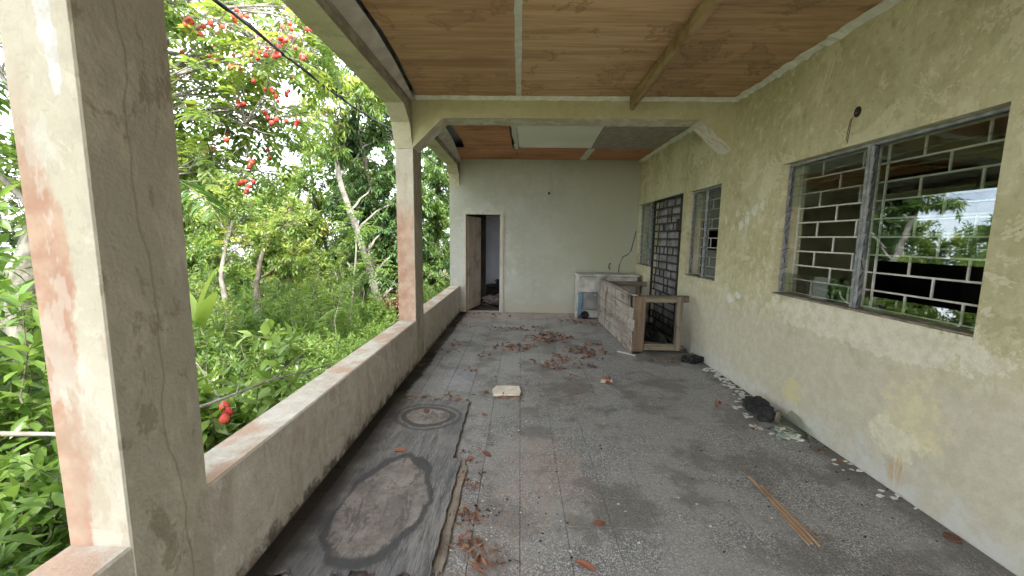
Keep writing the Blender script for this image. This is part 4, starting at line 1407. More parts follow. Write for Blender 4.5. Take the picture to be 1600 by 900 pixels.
# black service cable outside
m = MB()
pts = []
for i in range(41):
    t = i / 40
    y = 1.0 + 9.5 * t
    pts.append((-2.2 + 0.0 * t, y, 3.16 + 0.05 * math.cos(y) * 0 + 0.028 * (y - 3.2) - 0.10 * math.sin(math.pi * min(1, max(0, (y - 3.2) / 3.55))) * 0.6))
m.tube(pts, 0.012, 7)
pts2 = [(p[0] + 0.018 * math.sin(i * 1.9), p[1], p[2] + 0.018 * math.cos(i * 1.9)) for i, p in enumerate(pts)]
m.tube(pts2, 0.008, 6)
o = m.done('service_cable', M_CABLE)
tag(o, 'black twisted service cable slung across the garden side', 'cable')


# ================================================================== plants
def unit(a):
    return a / np.maximum(1e-9, np.linalg.norm(a, axis=-1, keepdims=True))


class Tubes:
    """many thin tapered tubes gathered into one mesh"""
    def __init__(self): self.V = []; self.F = []; self.n = 0

    def add(self, pts, r0, r1, k=5):
        pts = np.asarray(pts, float); m = len(pts)
        t = unit(np.gradient(pts, axis=0))
        ref = np.where(np.abs(t[:, 2:3]) < 0.9, np.array([[0, 0, 1.0]]), np.array([[1.0, 0, 0]]))
        x = unit(np.cross(t, ref)); y = np.cross(x, t)
        a = np.arange(k) * 2 * np.pi / k
        r = np.linspace(r0, r1, m)[:, None, None]
        ring = pts[:, None] + r * (x[:, None] * np.cos(a)[None, :, None] + y[:, None] * np.sin(a)[None, :, None])
        self.V.append(ring.reshape(-1, 3))
        i = np.arange(m - 1)[:, None] * k; j = np.arange(k)[None]
        q = np.stack([i + j, i + (j + 1) % k, i + k + (j + 1) % k, i + k + j], -1).reshape(-1, 4) + self.n
        self.F.append(q); self.n += m * k

    def build(self, name, mat, parent=None):
        return np_mesh(name, np.concatenate(self.V), np.concatenate(self.F), mat, parent, smooth=True)


def np_mesh(name, V, Q, mat, parent=None, tint=None, smooth=False):
    """quads (a repeated last index marks a triangle)"""
    me = bpy.data.meshes.new(name)
    tri = Q[:, 2] == Q[:, 3]
    ls = np.where(tri, 3, 4).astype(np.int32)
    mask = np.ones_like(Q, bool); mask[tri, 3] = False
    loops = Q[mask].astype(np.int32)
    me.vertices.add(len(V)); me.vertices.foreach_set('co', V.astype(np.float32).ravel())
    me.loops.add(len(loops)); me.loops.foreach_set('vertex_index', loops)
    me.polygons.add(len(Q))
    me.polygons.foreach_set('loop_start', np.concatenate([[0], np.cumsum(ls)[:-1]]).astype(np.int32))
    if smooth: me.polygons.foreach_set('use_smooth', np.ones(len(Q), bool))
    me.update(calc_edges=True)
    if tint is not None:
        at = me.attributes.new('tint', 'FLOAT', 'POINT'); at.data.foreach_set('value', tint.astype(np.float32))
    me.materials.append(mat)
    return obj(name, me, parent)


# leaf templates: x across, y along, z up; outline folded along the midrib
LEAF_LO = (np.array([[0, 0, 0], [-.5, .42, .05], [.5, .42, .05], [0, 1, -.06], [0, .45, -.03]]),
           np.array([[0, 4, 1, 1], [0, 2, 4, 4], [1, 4, 3, 3], [4, 2, 3, 3]]))
LEAF_HI = (np.array([[0, 0, 0], [-.36, .25, .05], [0, .25, 0], [.36, .25, .05], [-.5, .58, .03], [0, .58, -.035], [.5, .58, .03], [0, 1, -.16], [0, .0, 0]]),
           np.array([[0, 2, 1, 1], [0, 3, 2, 2], [1, 2, 5, 4], [2, 3, 6, 5], [4, 5, 7, 7], [5, 6, 7, 7]]))


class Leaves:
    def __init__(self): self.parts = []

    def add(self, P, D, N, L, Wd, tint=None):
        n = len(P)
        L = np.broadcast_to(np.asarray(L, float), (n,)); Wd = np.broadcast_to(np.asarray(Wd, float), (n,))
        t = rng.random(n) if tint is None else np.clip(tint, 0, 1)
        self.parts.append((P, unit(D), N, L, Wd, t))

    def build(self, name, mat, parent=None, hi=False):
        P, D, N, L, Wd, t = (np.concatenate([p[i] for p in self.parts]) for i in range(6))
        T, Fq = LEAF_HI if hi else LEAF_LO
        X = unit(np.cross(D, N)); Nn = np.cross(X, D)
        V = P[:, None] + X[:, None] * (T[None, :, 0:1] * Wd[:, None, None]) + D[:, None] * (T[None, :, 1:2] * L[:, None, None]) + Nn[:, None] * (T[None, :, 2:3] * L[:, None, None])
        m = len(T)
        Q = (Fq[None] + (np.arange(len(P)) * m)[:, None, None]).reshape(-1, 4)
        return np_mesh(name, V.reshape(-1, 3), Q, mat, parent, np.repeat(t, m))


def rvec(n): return unit(rng.normal(size=(n, 3)))


UP = np.array([0, 0, 1.0])


def sprig_whorl(lv, P, D, n, spread, L, W, tint, droop=0.15):
    """n leaves spiralled along a short shoot at each (P, D)"""
    m = len(P)
    x = unit(np.cross(D, UP + 0.01)); y = np.cross(D, x)
    ph = rng.random(m) * 6.28
    for i in range(n):
        a = ph + i * 2.4 + rng.normal(0, 0.3, m)
        rad = x * np.cos(a)[:, None] + y * np.sin(a)[:, None]
        f = i / max(1, n - 1)
        d = unit(rad * (1.0 - 0.45 * f) + D * (0.25 + 0.6 * f) - UP * (droop + rng.normal(0, 0.15, m)[:, None]) + rng.normal(0, 0.12, (m, 3)))
        p = P + D * (spread * (f - 0.5))
        lv.add(p, d, UP + rad * 0.1 + rng.normal(0, 0.35, (m, 3)), L * rng.uniform(0.65, 1.15, m), W * rng.uniform(0.75, 1.1, m), tint + rng.normal(0, 0.12, m))


def sprig_pinnate(lv, P, D, pairs, rach, L, W, tint, droop=0.35, tubes=None):
    m = len(P)
    s = unit(np.cross(D, UP + 0.01))
    nrm = np.cross(s, D)
    for i in range(pairs):
        f = (i + 0.6) / pairs
        c = P + D * (rach * f) - UP * (droop * rach * f * f)
        for sg in (-1, 1):
            d = unit(s * sg * (0.95 - 0.35 * f) + D * (0.35 + 0.5 * f) - UP * (droop * 0.9 * rng.uniform(0.4, 1.4, m)[:, None]))
            lv.add(c, d, nrm + rng.normal(0, 0.22, (m, 3)), L * rng.uniform(0.8, 1.1, m) * (0.75 + 0.35 * math.sin(3.1 * f)), W * rng.uniform(0.85, 1.1, m), tint + rng.normal(0, 0.06, m))
    if tubes is not None:
        for p, d in zip(P, D):
            tubes.add([p, p + d * rach * 0.5 - UP * droop * rach * 0.25, p + d * rach - UP * droop * rach], 0.003, 0.0012, 3)


def curve(a, b, n, wig):
    a = np.asarray(a, float); b = np.asarray(b, float)
    t = np.linspace(0, 1, n)[:, None]
    L = np.linalg.norm(b - a)
    off = rng.normal(0, wig * L, (n, 3)) * np.sin(np.pi * t)
    off[1:-1] = (off[:-2] + off[1:-1] + off[2:]) / 2.0 if n > 2 else off[1:-1]
    sag = np.array([0, 0, 1.0]) * (0.08 * L) * np.sin(np.pi * t)
    return a + (b - a) * t + off + sag


def tree(name, label, trunk, r0, r1, clumps, mat_leaf, mat_bark, style, L, W, subs=9, twigs=6, leaves=8, group='trees in the garden', hi=False, tint=0.45, vary=0.25, dead=0, nob=False):
    """trunk: polyline; clumps: (x,y,z,rx,rz); limbs run from the trunk into every clump, twigs fill it"""
    base = trunk[0]
    root = empty(name, label, 'tree', tuple(base), group)
    tb = Tubes(); lv = Leaves()
    tr = np.asarray(trunk, float)
    # smooth the trunk line
    tt = np.linspace(0, 1, 18); ti = np.linspace(0, 1, len(tr))
    tl = np.stack([np.interp(tt, ti, tr[:, k]) for k in range(3)], 1)
    tl[1:-1] = (tl[:-2] + tl[1:-1] * 2 + tl[2:]) / 4
    tl[1:-1] += rng.normal(0, r0 * 0.05, (16, 3))
    tb.add(tl, r0, r1, 9)
    rad_at = np.linspace(r0, r1, 18)
    for ci, c in enumerate(clumps):
        cx = np.array(c[:3]); rx, rz = c[3], c[4]
        dd = np.linalg.norm(tl - cx, axis=1) + 0.6 * np.maximum(0, tl[:, 2] - cx[2] + 0.3)
        k = int(np.argmin(dd)); k = max(5, k - 2) if k > 6 else k
        lr = min(rad_at[k] * 0.5, 0.014 + 0.022 * rx)
        limb = curve(tl[k], cx, 8, 0.05)
        tb.add(limb, lr, lr * 0.35, 6)
        P, D = [], []
        for s in range(subs):
            p0 = limb[rng.integers(3, 8)]
            tip = cx + rvec(1)[0] * np.array([rx, rx, rz]) * rng.uniform(0.45, 1.0)
            sb = curve(p0, tip, 6, 0.07)
            tb.add(sb, lr * 0.32, 0.004, 4)
            for w in range(twigs):
                q = sb[rng.integers(1, 6)] + rng.normal(0, 0.02, 3)
                dv = unit(rvec(1)[0] * 1.0 + unit(tip - cx) * 0.7 + UP * 0.12)
                ln = rng.uniform(0.12, 0.34) * min(1.3, 0.55 + rx * 0.5)
                e = q + dv * ln
                tb.add(np.array([q, (q + e) / 2 + rng.normal(0, 0.012, 3), e]), 0.005, 0.0022, 3)
                P += [e, q + dv * ln * 0.55]; D += [dv, unit(dv + rvec(1)[0] * 0.8)]
        P = np.array(P); D = np.array(D); m = len(P)
        ct = tint + rng.normal(0, vary * 0.6)
        tn = ct + rng.normal(0, vary * 0.5, m) + 0.22 * (P[:, 2] - cx[2]) / rz
        if style == 'pinnate': sprig_pinnate(lv, P, unit(D * np.array([1, 1, 0.6])), leaves // 2, L * 2.0, L, W, tn)
        elif style == 'droop': sprig_whorl(lv, P, D, leaves, L * 0.7, L, W, tn, droop=0.85)
        else: sprig_whorl(lv, P, D, leaves, L * 0.9, L, W, tn, droop=0.12)
    for _ in range(dead):                                             # bare pale twigs standing out of the crown
        c = clumps[rng.integers(len(clumps))]
        a = np.array(c[:3]); b = a + rvec(1)[0] * np.array([c[3], c[3], c[4]]) * rng.uniform(0.9, 1.5)
        g = curve(a, b, 7, 0.06); tb.add(g, 0.009, 0.003, 4)
        for __ in range(4):
            q = g[rng.integers(2, 7)]; tb.add(curve(q, q + rvec(1)[0] * rng.uniform(0.15, 0.5), 4, 0.08), 0.004, 0.0015, 3)
    tb.build('trunk', mat_bark, root)
    lv.build('crown', mat_leaf, root, hi)
    return root, tb


# ---- ackee tree close by the veranda, red fruit hanging in its crown
ack, _ = tree('ackee_tree', 'ackee tree hung with red fruit close outside the veranda', [(-4.30, 3.2, -0.75), (-4.32, 3.2, 0.2), (-4.22, 3.35, 1.2), (-4.05, 3.55, 2.1), (-3.8, 3.9, 3.0), (-3.5, 4.3, 4.1)], 0.15, 0.05,
     [(-3.3, 4.1, 3.9, 0.75, 0.5), (-2.85, 4.5, 3.55, 0.6, 0.45), (-3.4, 4.6, 3.0, 0.65, 0.45), (-2.9, 4.3, 2.65, 0.5, 0.35), (-2.45, 4.3, 3.35, 0.40, 0.35), (-3.9, 4.5, 3.6, 0.7, 0.5),
      (-3.9, 4.4, 2.3, 0.6, 0.35), (-3.2, 4.2, 2.15, 0.45, 0.30), (-2.6, 5.0, 4.1, 0.5, 0.35), (-4.3, 3.3, 3.0, 0.7, 0.5), (-4.6, 2.7, 2.5, 0.7, 0.5), (-3.9, 3.0, 4.0, 0.8, 0.5), (-4.4, 4.3, 4.4, 0.8, 0.5), (-4.2, 3.6, 1.9, 0.5, 0.3), (-3.1, 5.1, 2.9, 0.5, 0.4), (-4.6, 5.3, 3.3, 0.8, 0.6), (-2.3, 4.9, 3.8, 0.35, 0.3), (-3.3, 5.7, 3.0, 0.55, 0.4), (-3.0, 5.6, 3.8, 0.5, 0.4), (-3.8, 5.8, 2.4, 0.5, 0.3), (-3.6, 5.4, 4.4, 0.6, 0.4), (-5.2, 4.8, 4.2, 0.9, 0.6)],
     L_ACKEE, M_BARKP, 'pinnate', 0.105, 0.040, subs=9, twigs=4, leaves=8, hi=True, tint=0.55, vary=0.4, dead=40)


def fruit_mesh():
    bm = bmesh.new(); bmesh.ops.create_icosphere(bm, subdivisions=3, radius=1.0)
    for v in bm.verts:
        a = math.atan2(v.co.y, v.co.x); r = 1 + 0.10 * math.cos(3 * a) * (1 - v.co.z ** 2)
        tz = v.co.z
        pear = 1.0 - 0.28 * max(0, tz) ** 1.3
        v.co = Vector((v.co.x * r * pear * 0.030, v.co.y * r * pear * 0.030, tz * 0.037 - 0.037))
    me = bpy.data.meshes.new('fruit'); bm.to_mesh(me); bm.free(); me.materials.append(M_FRUIT)
    me.polygons.foreach_set('use_smooth', [True] * len(me.polygons)); return me


FM = fruit_mesh()
FR = [(-3.55, 4.6, 3.9), (-3.3, 4.9, 3.75), (-2.95, 4.9, 3.75), (-3.5, 4.3, 2.85), (-3.1, 4.7, 2.75), (-2.5, 4.2, 2.9), (-2.35, 4.3, 2.7), (-3.45, 4.7, 3.45), (-2.75, 4.9, 3.2), (-3.0, 5.2, 3.9), (-3.6, 5.0, 4.1), (-2.6, 4.7, 3.85), (-2.2, 4.3, 3.6), (-3.3, 4.4, 2.4), (-2.9, 4.7, 2.4),
      (-2.95, 4.0, 3.5), (-3.35, 4.2, 3.62), (-2.62, 4.3, 3.42), (-2.36, 4.1, 3.38), (-2.3, 3.95, 3.28), (-2.9, 4.6, 3.66), (-3.05, 4.1, 3.2), (-2.55, 4.5, 3.55), (-2.8, 4.35, 3.3), (-2.2, 4.0, 3.45), (-3.4, 4.3, 3.3), (-2.9, 4.2, 2.85), (-3.2, 4.4, 2.9), (-2.66, 4.1, 3.6),
      (-3.17, 3.98, 3.46), (-3.11, 4.33, 3.57), (-2.84, 4.15, 3.61), (-3.02, 4.38, 3.38), (-3.26, 4.41, 3.46), (-2.21, 3.77, 3.15), (-2.12, 3.72, 3.24), (-2.47, 4.68, 3.66), (-2.51, 3.99, 3.24), (-2.68, 3.94, 3.08), (-2.78, 4.83, 3.51), (-2.72, 4.2, 3.06), (-3.22, 4.6, 3.14), (-2.59, 4.19, 2.97), (-2.43, 4.4, 3.17), (-2.74, 3.76, 2.39), (-2.86, 4.28, 2.3), (-3.36, 4.57, 2.65), (-2.84, 4.12, 2.06), (-2.96, 4.36, 2.01), (-2.71, 4.38, 2.76), (-2.2, 3.69, 2.55), (-3.77, 4.51, 3.19), (-3.66, 4.39, 3.71), (-3.11, 4.05, 3.42), (-1.92, 3.73, 3.09)]
hub = [(-3.3, 4.1, 3.9), (-2.85, 4.5, 3.55), (-3.4, 4.6, 3.0), (-2.9, 4.3, 2.65), (-2.45, 4.3, 3.35), (-3.2, 4.2, 2.15), (-2.6, 5.0, 4.1)]
stem = Tubes()
for f in FR:
    f = np.array(f)
    h = min(hub, key=lambda q: np.linalg.norm(np.array(q) + [0, 0, 0.1] - f))
    top = f + np.array([rng.normal(0, 0.02), rng.normal(0, 0.02), 0.12])
    stem.add(curve(h, top, 6, 0.06), 0.007, 0.004, 4)
    for i in range(rng.integers(1, 5)):
        p = f + np.array([rng.normal(0, 0.035), rng.normal(0, 0.035), rng.normal(0, 0.04)]) * (0 if i == 0 else 1.1)
        stem.add(np.array([top, (top + p) / 2 + rng.normal(0, 0.008, 3), p]), 0.0025, 0.002, 3)
        o = obj('fruit', FM, ack, tuple(p)); o.rotation_euler = (rng.normal(0, 0.4), rng.normal(0, 0.4), rng.random() * 6.28)
        sc = rng.uniform(0.55, 0.8); o.scale = (sc, sc, sc)
stem.build('fruit_stalks', M_BARKP, ack)

# ---- dark glossy tree with the leaning pale trunk
tree('leaning_tree', 'dark-leaved tree with a pale trunk leaning to the left, middle of the garden', [(-3.28, 9.38, -0.8), (-3.32, 9.40, -0.3), (-3.53, 9.47, 0.41), (-3.77, 9.56, 1.17), (-3.98, 9.64, 1.78), (-4.22, 9.71, 2.36), (-4.42, 9.75, 3.0), (-4.45, 9.8, 4.0)], 0.105, 0.05,
     [(-3.5, 10.1, 5.0, 1.0, 0.7), (-3.1, 10.4, 4.0, 0.9, 0.7), (-4.3, 10.2, 3.9, 0.75, 0.6), (-3.6, 10.6, 3.0, 0.9, 0.6), (-4.35, 10.6, 2.4, 0.7, 0.6), (-2.9, 10.9, 2.4, 0.8, 0.6), (-4.1, 10.9, 1.5, 0.75, 0.5), (-3.1, 10.7, 1.3, 0.8, 0.6), (-3.9, 11.0, 0.5, 0.8, 0.5), (-2.9, 10.6, 0.3, 0.7, 0.5), (-3.4, 10.9, 2.0, 0.8, 0.6)],
     L_DARK, M_BARKP, 'droop', 0.17, 0.055, subs=15, twigs=7, leaves=9, tint=0.42, vary=0.3, dead=8)
# ---- light-crowned tree with drooping new leaves
tree('drooping_tree', 'tall tree with drooping pale new leaves rising behind the veranda beam', [(-3.7, 10.9, -0.8), (-3.75, 10.8, 0.8), (-3.8, 10.5, 2.4), (-3.9, 10.0, 3.6), (-4.0, 9.6, 4.8)], 0.09, 0.04,
     [(-4.55, 9.3, 4.3, 0.6, 0.5), (-4.1, 9.3, 4.9, 0.7, 0.5), (-3.6, 9.4, 5.6, 0.8, 0.5), (-4.6, 9.4, 3.5, 0.45, 0.4), (-3.4, 9.2, 4.7, 0.6, 0.5), (-5.0, 9.8, 5.2, 0.5, 0.4)],
     L_YEL, M_BARKD, 'droop', 0.19, 0.045, subs=9, twigs=5, leaves=7, tint=0.30, vary=0.3)
# ---- bushy tree seen between the middle column and the end wall
tree('bushy_tree', 'bright bushy tree seen between the middle column and the end wall', [(-2.6, 12.2, -0.9), (-2.6, 12.2, 0.5), (-2.5, 12.1, 2.0), (-2.45, 12.0, 3.4)], 0.12, 0.05,
     [(-2.5, 11.9, 4.2, 0.9, 0.7), (-2.4, 11.8, 3.1, 0.9, 0.6), (-2.5, 11.8, 2.0, 0.9, 0.6), (-2.4, 11.9, 1.0, 0.9, 0.6), (-2.6, 12.1, 0.1, 0.9, 0.5), (-1.9, 12.5, 2.6, 0.9, 0.8), (-1.8, 12.6, 1.0, 0.8, 0.7)],
     L_MID, M_BARKD, 'droop', 0.19, 0.055, subs=12, twigs=6, leaves=8, tint=0.6, vary=0.3)
# ---- thin yellow-green trees further left
tree('pale_stem_tree', 'small yellow-green tree with a thin pale stem left of the leaning trunk', [(-6.15, 8.25, -0.85), (-6.19, 8.28, -0.5), (-6.34, 8.37, 0.07), (-6.44, 8.43, 0.55), (-6.38, 8.49, 1.1), (-6.2, 8.6, 1.8)], 0.075, 0.03,
     [(-6.5, 8.8, 1.9, 0.7, 0.4), (-5.9, 8.9, 2.2, 0.7, 0.4), (-6.3, 8.9, 1.2, 0.6, 0.35), (-7.1, 9.0, 2.3, 0.8, 0.5), (-5.5, 9.2, 1.6, 0.6, 0.4)],
     L_YEL, M_BARKP, 'pinnate', 0.13, 0.045, subs=8, twigs=5, leaves=8, tint=0.40, vary=0.35, dead=6)
tree('mossy_stem_tree', 'small tree with a dark mossy stem beside the thin pale one', [(-5.32, 7.9, -0.85), (-5.35, 7.92, -0.44), (-5.4, 7.99, 0.14), (-5.39, 8.04, 0.6), (-5.3, 8.2, 1.3)], 0.08, 0.035,
     [(-5.3, 8.5, 1.5, 0.6, 0.4), (-4.9, 8.7, 1.9, 0.55, 0.4), (-5.7, 8.5, 1.1, 0.5, 0.35), (-4.8, 8.6, 1.0, 0.45, 0.35)],
     L_YEL, M_BARKD, 'whorl', 0.13, 0.05, subs=8, twigs=5, leaves=8, tint=0.30, vary=0.35, dead=4)
tree('sapling', 'thin pale sapling in front of the leaning trunk', [(-3.80, 8.72, -0.8), (-3.80, 8.76, -0.39), (-3.74, 8.87, 0.47), (-3.69, 8.96, 1.19), (-3.7, 9.0, 1.7)], 0.03, 0.015,
     [(-3.7, 9.0, 1.8, 0.35, 0.3), (-3.2, 8.8, 0.9, 0.3, 0.22)], L_MID, M_BARKP, 'pinnate', 0.13, 0.045, subs=5, twigs=4, leaves=8, tint=0.6)

# ---- trees further back
far = [((-6.6, 12.8), 5.2, 1.25, L_YEL, 'tall feathery light tree rising left of the dark crown'), ((-8.6, 11.0), 3.4, 1.2, L_MID, 'slender green tree behind the thin pale stem'), ((-10.3, 13.3), 4.0, 1.4, L_MID, 'leafy tree at the left end of the middle distance'), ((-4.9, 12.2), 4.0, 1.3, L_DARK, 'dense dark tree crowding behind the leaning trunk'), ((-6.4, 13.0), 3.0, 1.3, L_MID, 'rounded green tree left of the dark crown'), ((-3.4, 13.4), 4.6, 1.5, L_DARK, 'dense dark tree between the leaning trunk and the middle column'),
       ((-13.5, 15.0), 2.9, 1.8, L_FAR, 'broad hazy tree at the far left of the hillside'), ((-10.5, 17.0), 3.0, 1.6, L_YEL, 'yellowish round tree below the sky gap'),
       ((-8.6, 14.0), 2.2, 1.2, L_MID, 'low mid-green tree on the slope below the sky gap'), ((-12.0, 22.0), 3.4, 2.0, L_FAR, 'tall distant tree seen beneath the ackee branches'),
       ((-7.6, 19.0), 3.4, 1.8, L_FAR, 'distant tree left of the dark crown'), ((-5.8, 15.5), 4.8, 1.7, L_MID, 'green tree directly behind the leaning trunk'),
       ((-16.5, 11.5), 3.5, 2.0, L_FAR, 'large pale tree showing left of the big column'), ((-9.5, 10.5), 2.2, 1.1, L_YEL, 'light bushy tree behind the thin pale stem'),
       ((-4.2, 19.5), 5.2, 2.2, L_DARK, 'dark distant tree behind the bushy tree'), ((-11.5, 6.5), 3.4, 1.7, L_MID, 'leafy tree hidden mostly behind the big column'),
       ((-7.5, 4.2), 4.8, 1.6, L_MID, 'leafy tree showing left of the nearest column'), ((-7.2, 12.2), 2.6, 1.1, L_YEL, 'low yellow-green bush tree in mid distance'),
       ((-2.0, 16.5), 5.0, 1.9, L_DARK, 'dark tree closing the gap beside the end wall')]
for (xy, h, r, lm, lab) in far:
    gz = float(ground_z(np.array(xy[0]), np.array(xy[1])))
    top = gz + h + 1.4
    cl = []
    for i in range(8):
        a = i * 2.4 + rng.random(); rr = r * rng.uniform(0.2, 0.75)
        zz = gz + (0.18 + 0.82 * (i + 0.5) / 8) * (h + 1.2) - 0.2
        cl.append((xy[0] + rr * math.cos(a), xy[1] + rr * math.sin(a), zz, r * rng.uniform(0.45, 0.62), r * rng.uniform(0.32, 0.42)))
    tree('garden_tree', lab, [(xy[0], xy[1], gz - 0.2), (xy[0] + 0.1, xy[1], gz + h * 0.4), (xy[0] - 0.1, xy[1] + 0.1, gz + h * 0.9)], 0.05 + 0.05 * r, 0.03, cl,
         lm, M_BARKP if rng.random() < 0.5 else M_BARKD, 'whorl' if lm is not L_DARK else 'droop', 0.20 if r > 1.5 else 0.16, 0.085 if r > 1.5 else 0.065, subs=11, twigs=5, leaves=7, tint=0.5, vary=0.4, dead=5, group='trees further back')


# ---- broad-leaved shrubs right behind the parapet
def shrub(name, label, base, shoots, L, W, mat, spread, height, nleaf=9, tint=0.5, hi=True, cat='shrub'):
    gz = float(ground_z(np.array(base[0]), np.array(base[1])))
    root = empty(name, label, cat, (base[0], base[1], gz), 'shrubs by the parapet')
    tb = Tubes(); lv = Leaves(); P, D = [], []
    for i in range(shoots):
        a = rng.random() * 6.28; rr = spread * math.sqrt(rng.random())
        b0 = np.array([base[0] + 0.25 * rr * math.cos(a), base[1] + 0.25 * rr * math.sin(a), gz])
        tip = np.array([base[0] + rr * math.cos(a), base[1] + rr * math.sin(a), gz + height * rng.uniform(0.45, 1.0)])
        tip[0] = min(tip[0], -1.52)
        c = curve(b0, tip, 7, 0.05); tb.add(c, 0.009, 0.003, 4)
        for k in (3, 4, 5, 6):
            P.append(c[k]); D.append(unit(c[k] - c[k - 1] + rng.normal(0, 0.04, 3)))
            if k > 3:
                e = c[k] + rvec(1)[0] * 0.12 + UP * 0.05; tb.add(np.array([c[k], e]), 0.004, 0.002, 3); P.append(e); D.append(unit(e - c[k]))
    P = np.array(P); D = np.array(D)
    sprig_whorl(lv, P, D, nleaf, L * 1.3, L, W, tint + rng.normal(0, 0.2, len(P)), droop=0.1)
    tb.build('stems', M_BARKD, root); lv.build('foliage', mat, root, hi)
    return root


shrub('glossy_shrub', 'glossy broad-leaved shrub leaning on the parapet right of the nearest column', (-2.2, 2.75), 24, 0.155, 0.074, L_GLOSS, 0.60, 1.30, 7, 0.8)
shrub('glossy_shrub', 'glossy shrub behind the parapet a step further along', (-2.5, 3.7), 11, 0.12, 0.055, L_GLOSS, 0.5, 0.6, 7, 0.55)
shrub('leafy_shrub', 'tall leafy shrub filling the gap left of the nearest column', (-2.95, 2.05), 34, 0.135, 0.052, L_GLOSS, 0.70, 2.05, 8, 0.5)
shrub('leafy_shrub', 'long-leaved shrub at the bottom left corner behind the parapet', (-2.6, 1.35), 30, 0.15, 0.046, L_GLOSS, 0.75, 1.25, 9, 0.42)
shrub('leafy_shrub', 'leafy shrub further out at the left edge', (-3.9, 2.4), 26, 0.14, 0.055, L_MID, 0.8, 2.1, 8, 0.4)
shrub('leafy_shrub', 'shrub in front of the thin pale stem', (-4.9, 6.2), 16, 0.15, 0.06, L_MID, 0.7, 0.9, 7, 0.6, False)
shrub('leafy_shrub', 'bright shrub at the foot of the leaning trunk', (-2.95, 8.2), 14, 0.13, 0.06, L_MID, 0.4, 0.7, 7, 0.75, False)
shrub('leafy_shrub', 'shrub between the two thin stems', (-5.6, 7.0), 14, 0.14, 0.06, L_YEL, 0.6, 0.9, 7, 0.5, False)
o = shrub('rusty_bush', 'clump of rusty dead leaves beside the leaning trunk', (-2.72, 8.95), 14, 0.17, 0.04, L_RED, 0.35, 0.75, 7, 0.5, False, 'bush')

for i, (bx_, by_, sh, sp, hg, mt, tn_, lab) in enumerate((
        (-2.5, 4.6, 12, 0.6, 0.55, L_GLOSS, 0.6, 'low bright shrub behind the parapet halfway to the middle column'), (-2.6, 5.6, 12, 0.6, 0.5, L_MID, 0.7, 'light green weeds behind the parapet before the middle column'),
        (-3.7, 4.6, 14, 0.7, 0.75, L_MID, 0.6, 'low shrub under the ackee crown'), (-4.4, 5.4, 14, 0.8, 0.9, L_YEL, 0.35, 'yellow-green shrub under the ackee crown further back'),
        (-3.4, 5.9, 10, 0.6, 0.5, L_GRASS, 0.7, 'leafy weeds in front of the ferns'), (-4.6, 7.3, 16, 0.8, 0.9, L_MID, 0.65, 'bushy shrub between the dark stem and the ferns'),
        (-6.9, 7.4, 20, 0.9, 1.5, L_YEL, 0.4, 'tall yellow-green bush left of the thin pale stem'), (-7.6, 8.8, 22, 1.0, 2.2, L_MID, 0.6, 'tall bush at the left of the garden opening'),
        (-4.6, 9.0, 16, 0.6, 1.1, L_MID, 0.75, 'bright bush left of the leaning trunk base'), (-2.4, 7.0, 10, 0.4, 0.5, L_GRASS, 0.6, 'weeds close to the parapet near the middle column'),
        (-2.2, 9.9, 14, 0.5, 1.0, L_MID, 0.7, 'leafy bush seen just past the middle column'), (-5.0, 10.2, 22, 0.8, 2.0, L_YEL, 0.3, 'light bush behind the dark mossy stem'))):
    shrub('garden_shrub', lab, (bx_, by_), sh, 0.10, 0.040, mt, sp, hg, 9, tn_, False)

# low fruit on the near shrub side: three ackees fallen on a twig over the parapet shrub
tw = Tubes(); tw.add(curve((-2.6, 2.9, 0.55), (-1.9, 2.42, 0.40), 7, 0.03), 0.006, 0.003, 5)
lo = empty('fruit_twig', 'twig with three red fruits drooping over the parapet', 'twig', (-1.9, 2.43, 0.35))
tw.build('twig', M_BARKP, lo)
for p in ((-1.89, 2.44, 0.385), (-1.875, 2.39, 0.365), (-1.915, 2.45, 0.42)):
    obj('fruit', FM, lo, p)


# ---- fronds: fern-like leaves, palm, banana
def frond(name, label, cat, a, b, n, L, W, mat, droop, tint=0.6, rachis=0.006):
    a = np.array(a, float); b = np.array(b, float)
    root = empty(name, label, cat, tuple(a))
    t = np.linspace(0, 1, n)[:, None]
    ln = np.linalg.norm(b - a)
    c = a + (b - a) * t + UP * (droop * ln * np.sin(np.pi * t * 0.9))
    tb = Tubes(); tb.add(c, rachis, rachis * 0.3, 5); tb.build('rachis', M_BARKD, root)
    d = unit(np.gradient(c, axis=0)); s = unit(np.cross(d, UP)); lv = Leaves()
    prof = (0.35 + 0.65 * np.sin(np.pi * np.clip(t[:, 0] * 0.85 + 0.12, 0, 1)))
    for sg in (-1, 1):
        lv.add(c, s * sg + d * 0.45 - UP * 0.25 + rng.normal(0, 0.06, (n, 3)), UP + rng.normal(0, 0.2, (n, 3)), L * prof, np.full(n, W), tint + rng.normal(0, 0.1, n))
    lv.build('leaflets', mat, root, True)


frond('palm_frond', 'dark palm frond hanging below the ackee branches', 'palm', (-3.35, 3.75, 2.05), (-2.72, 3.55, 1.66), 17, 0.34, 0.030, L_DARK, 0.10, 0.35)
for i, (a, b) in enumerate((((-3.35, 6.75, -0.45), (-2.72, 6.9, 0.80)), ((-3.4, 6.8, -0.45), (-3.75, 6.5, 0.55)), ((-3.4, 6.8, -0.45), (-3.1, 7.3, 0.7)), ((-3.4, 6.8, -0.45), (-3.0, 6.4, 0.25)), ((-3.4, 6.8, -0.45), (-3.85, 7.2, 0.65)))):
    frond('fern_frond', ('tall upright fern frond standing in the grass', 'fern frond leaning left out of the clump', 'fern frond leaning back behind the tall one', 'low fern frond leaning to the veranda', 'fern frond at the back left of the clump')[i], 'fern', a, b, 22, 0.30, 0.045, L_MID, 0.18, 0.85)


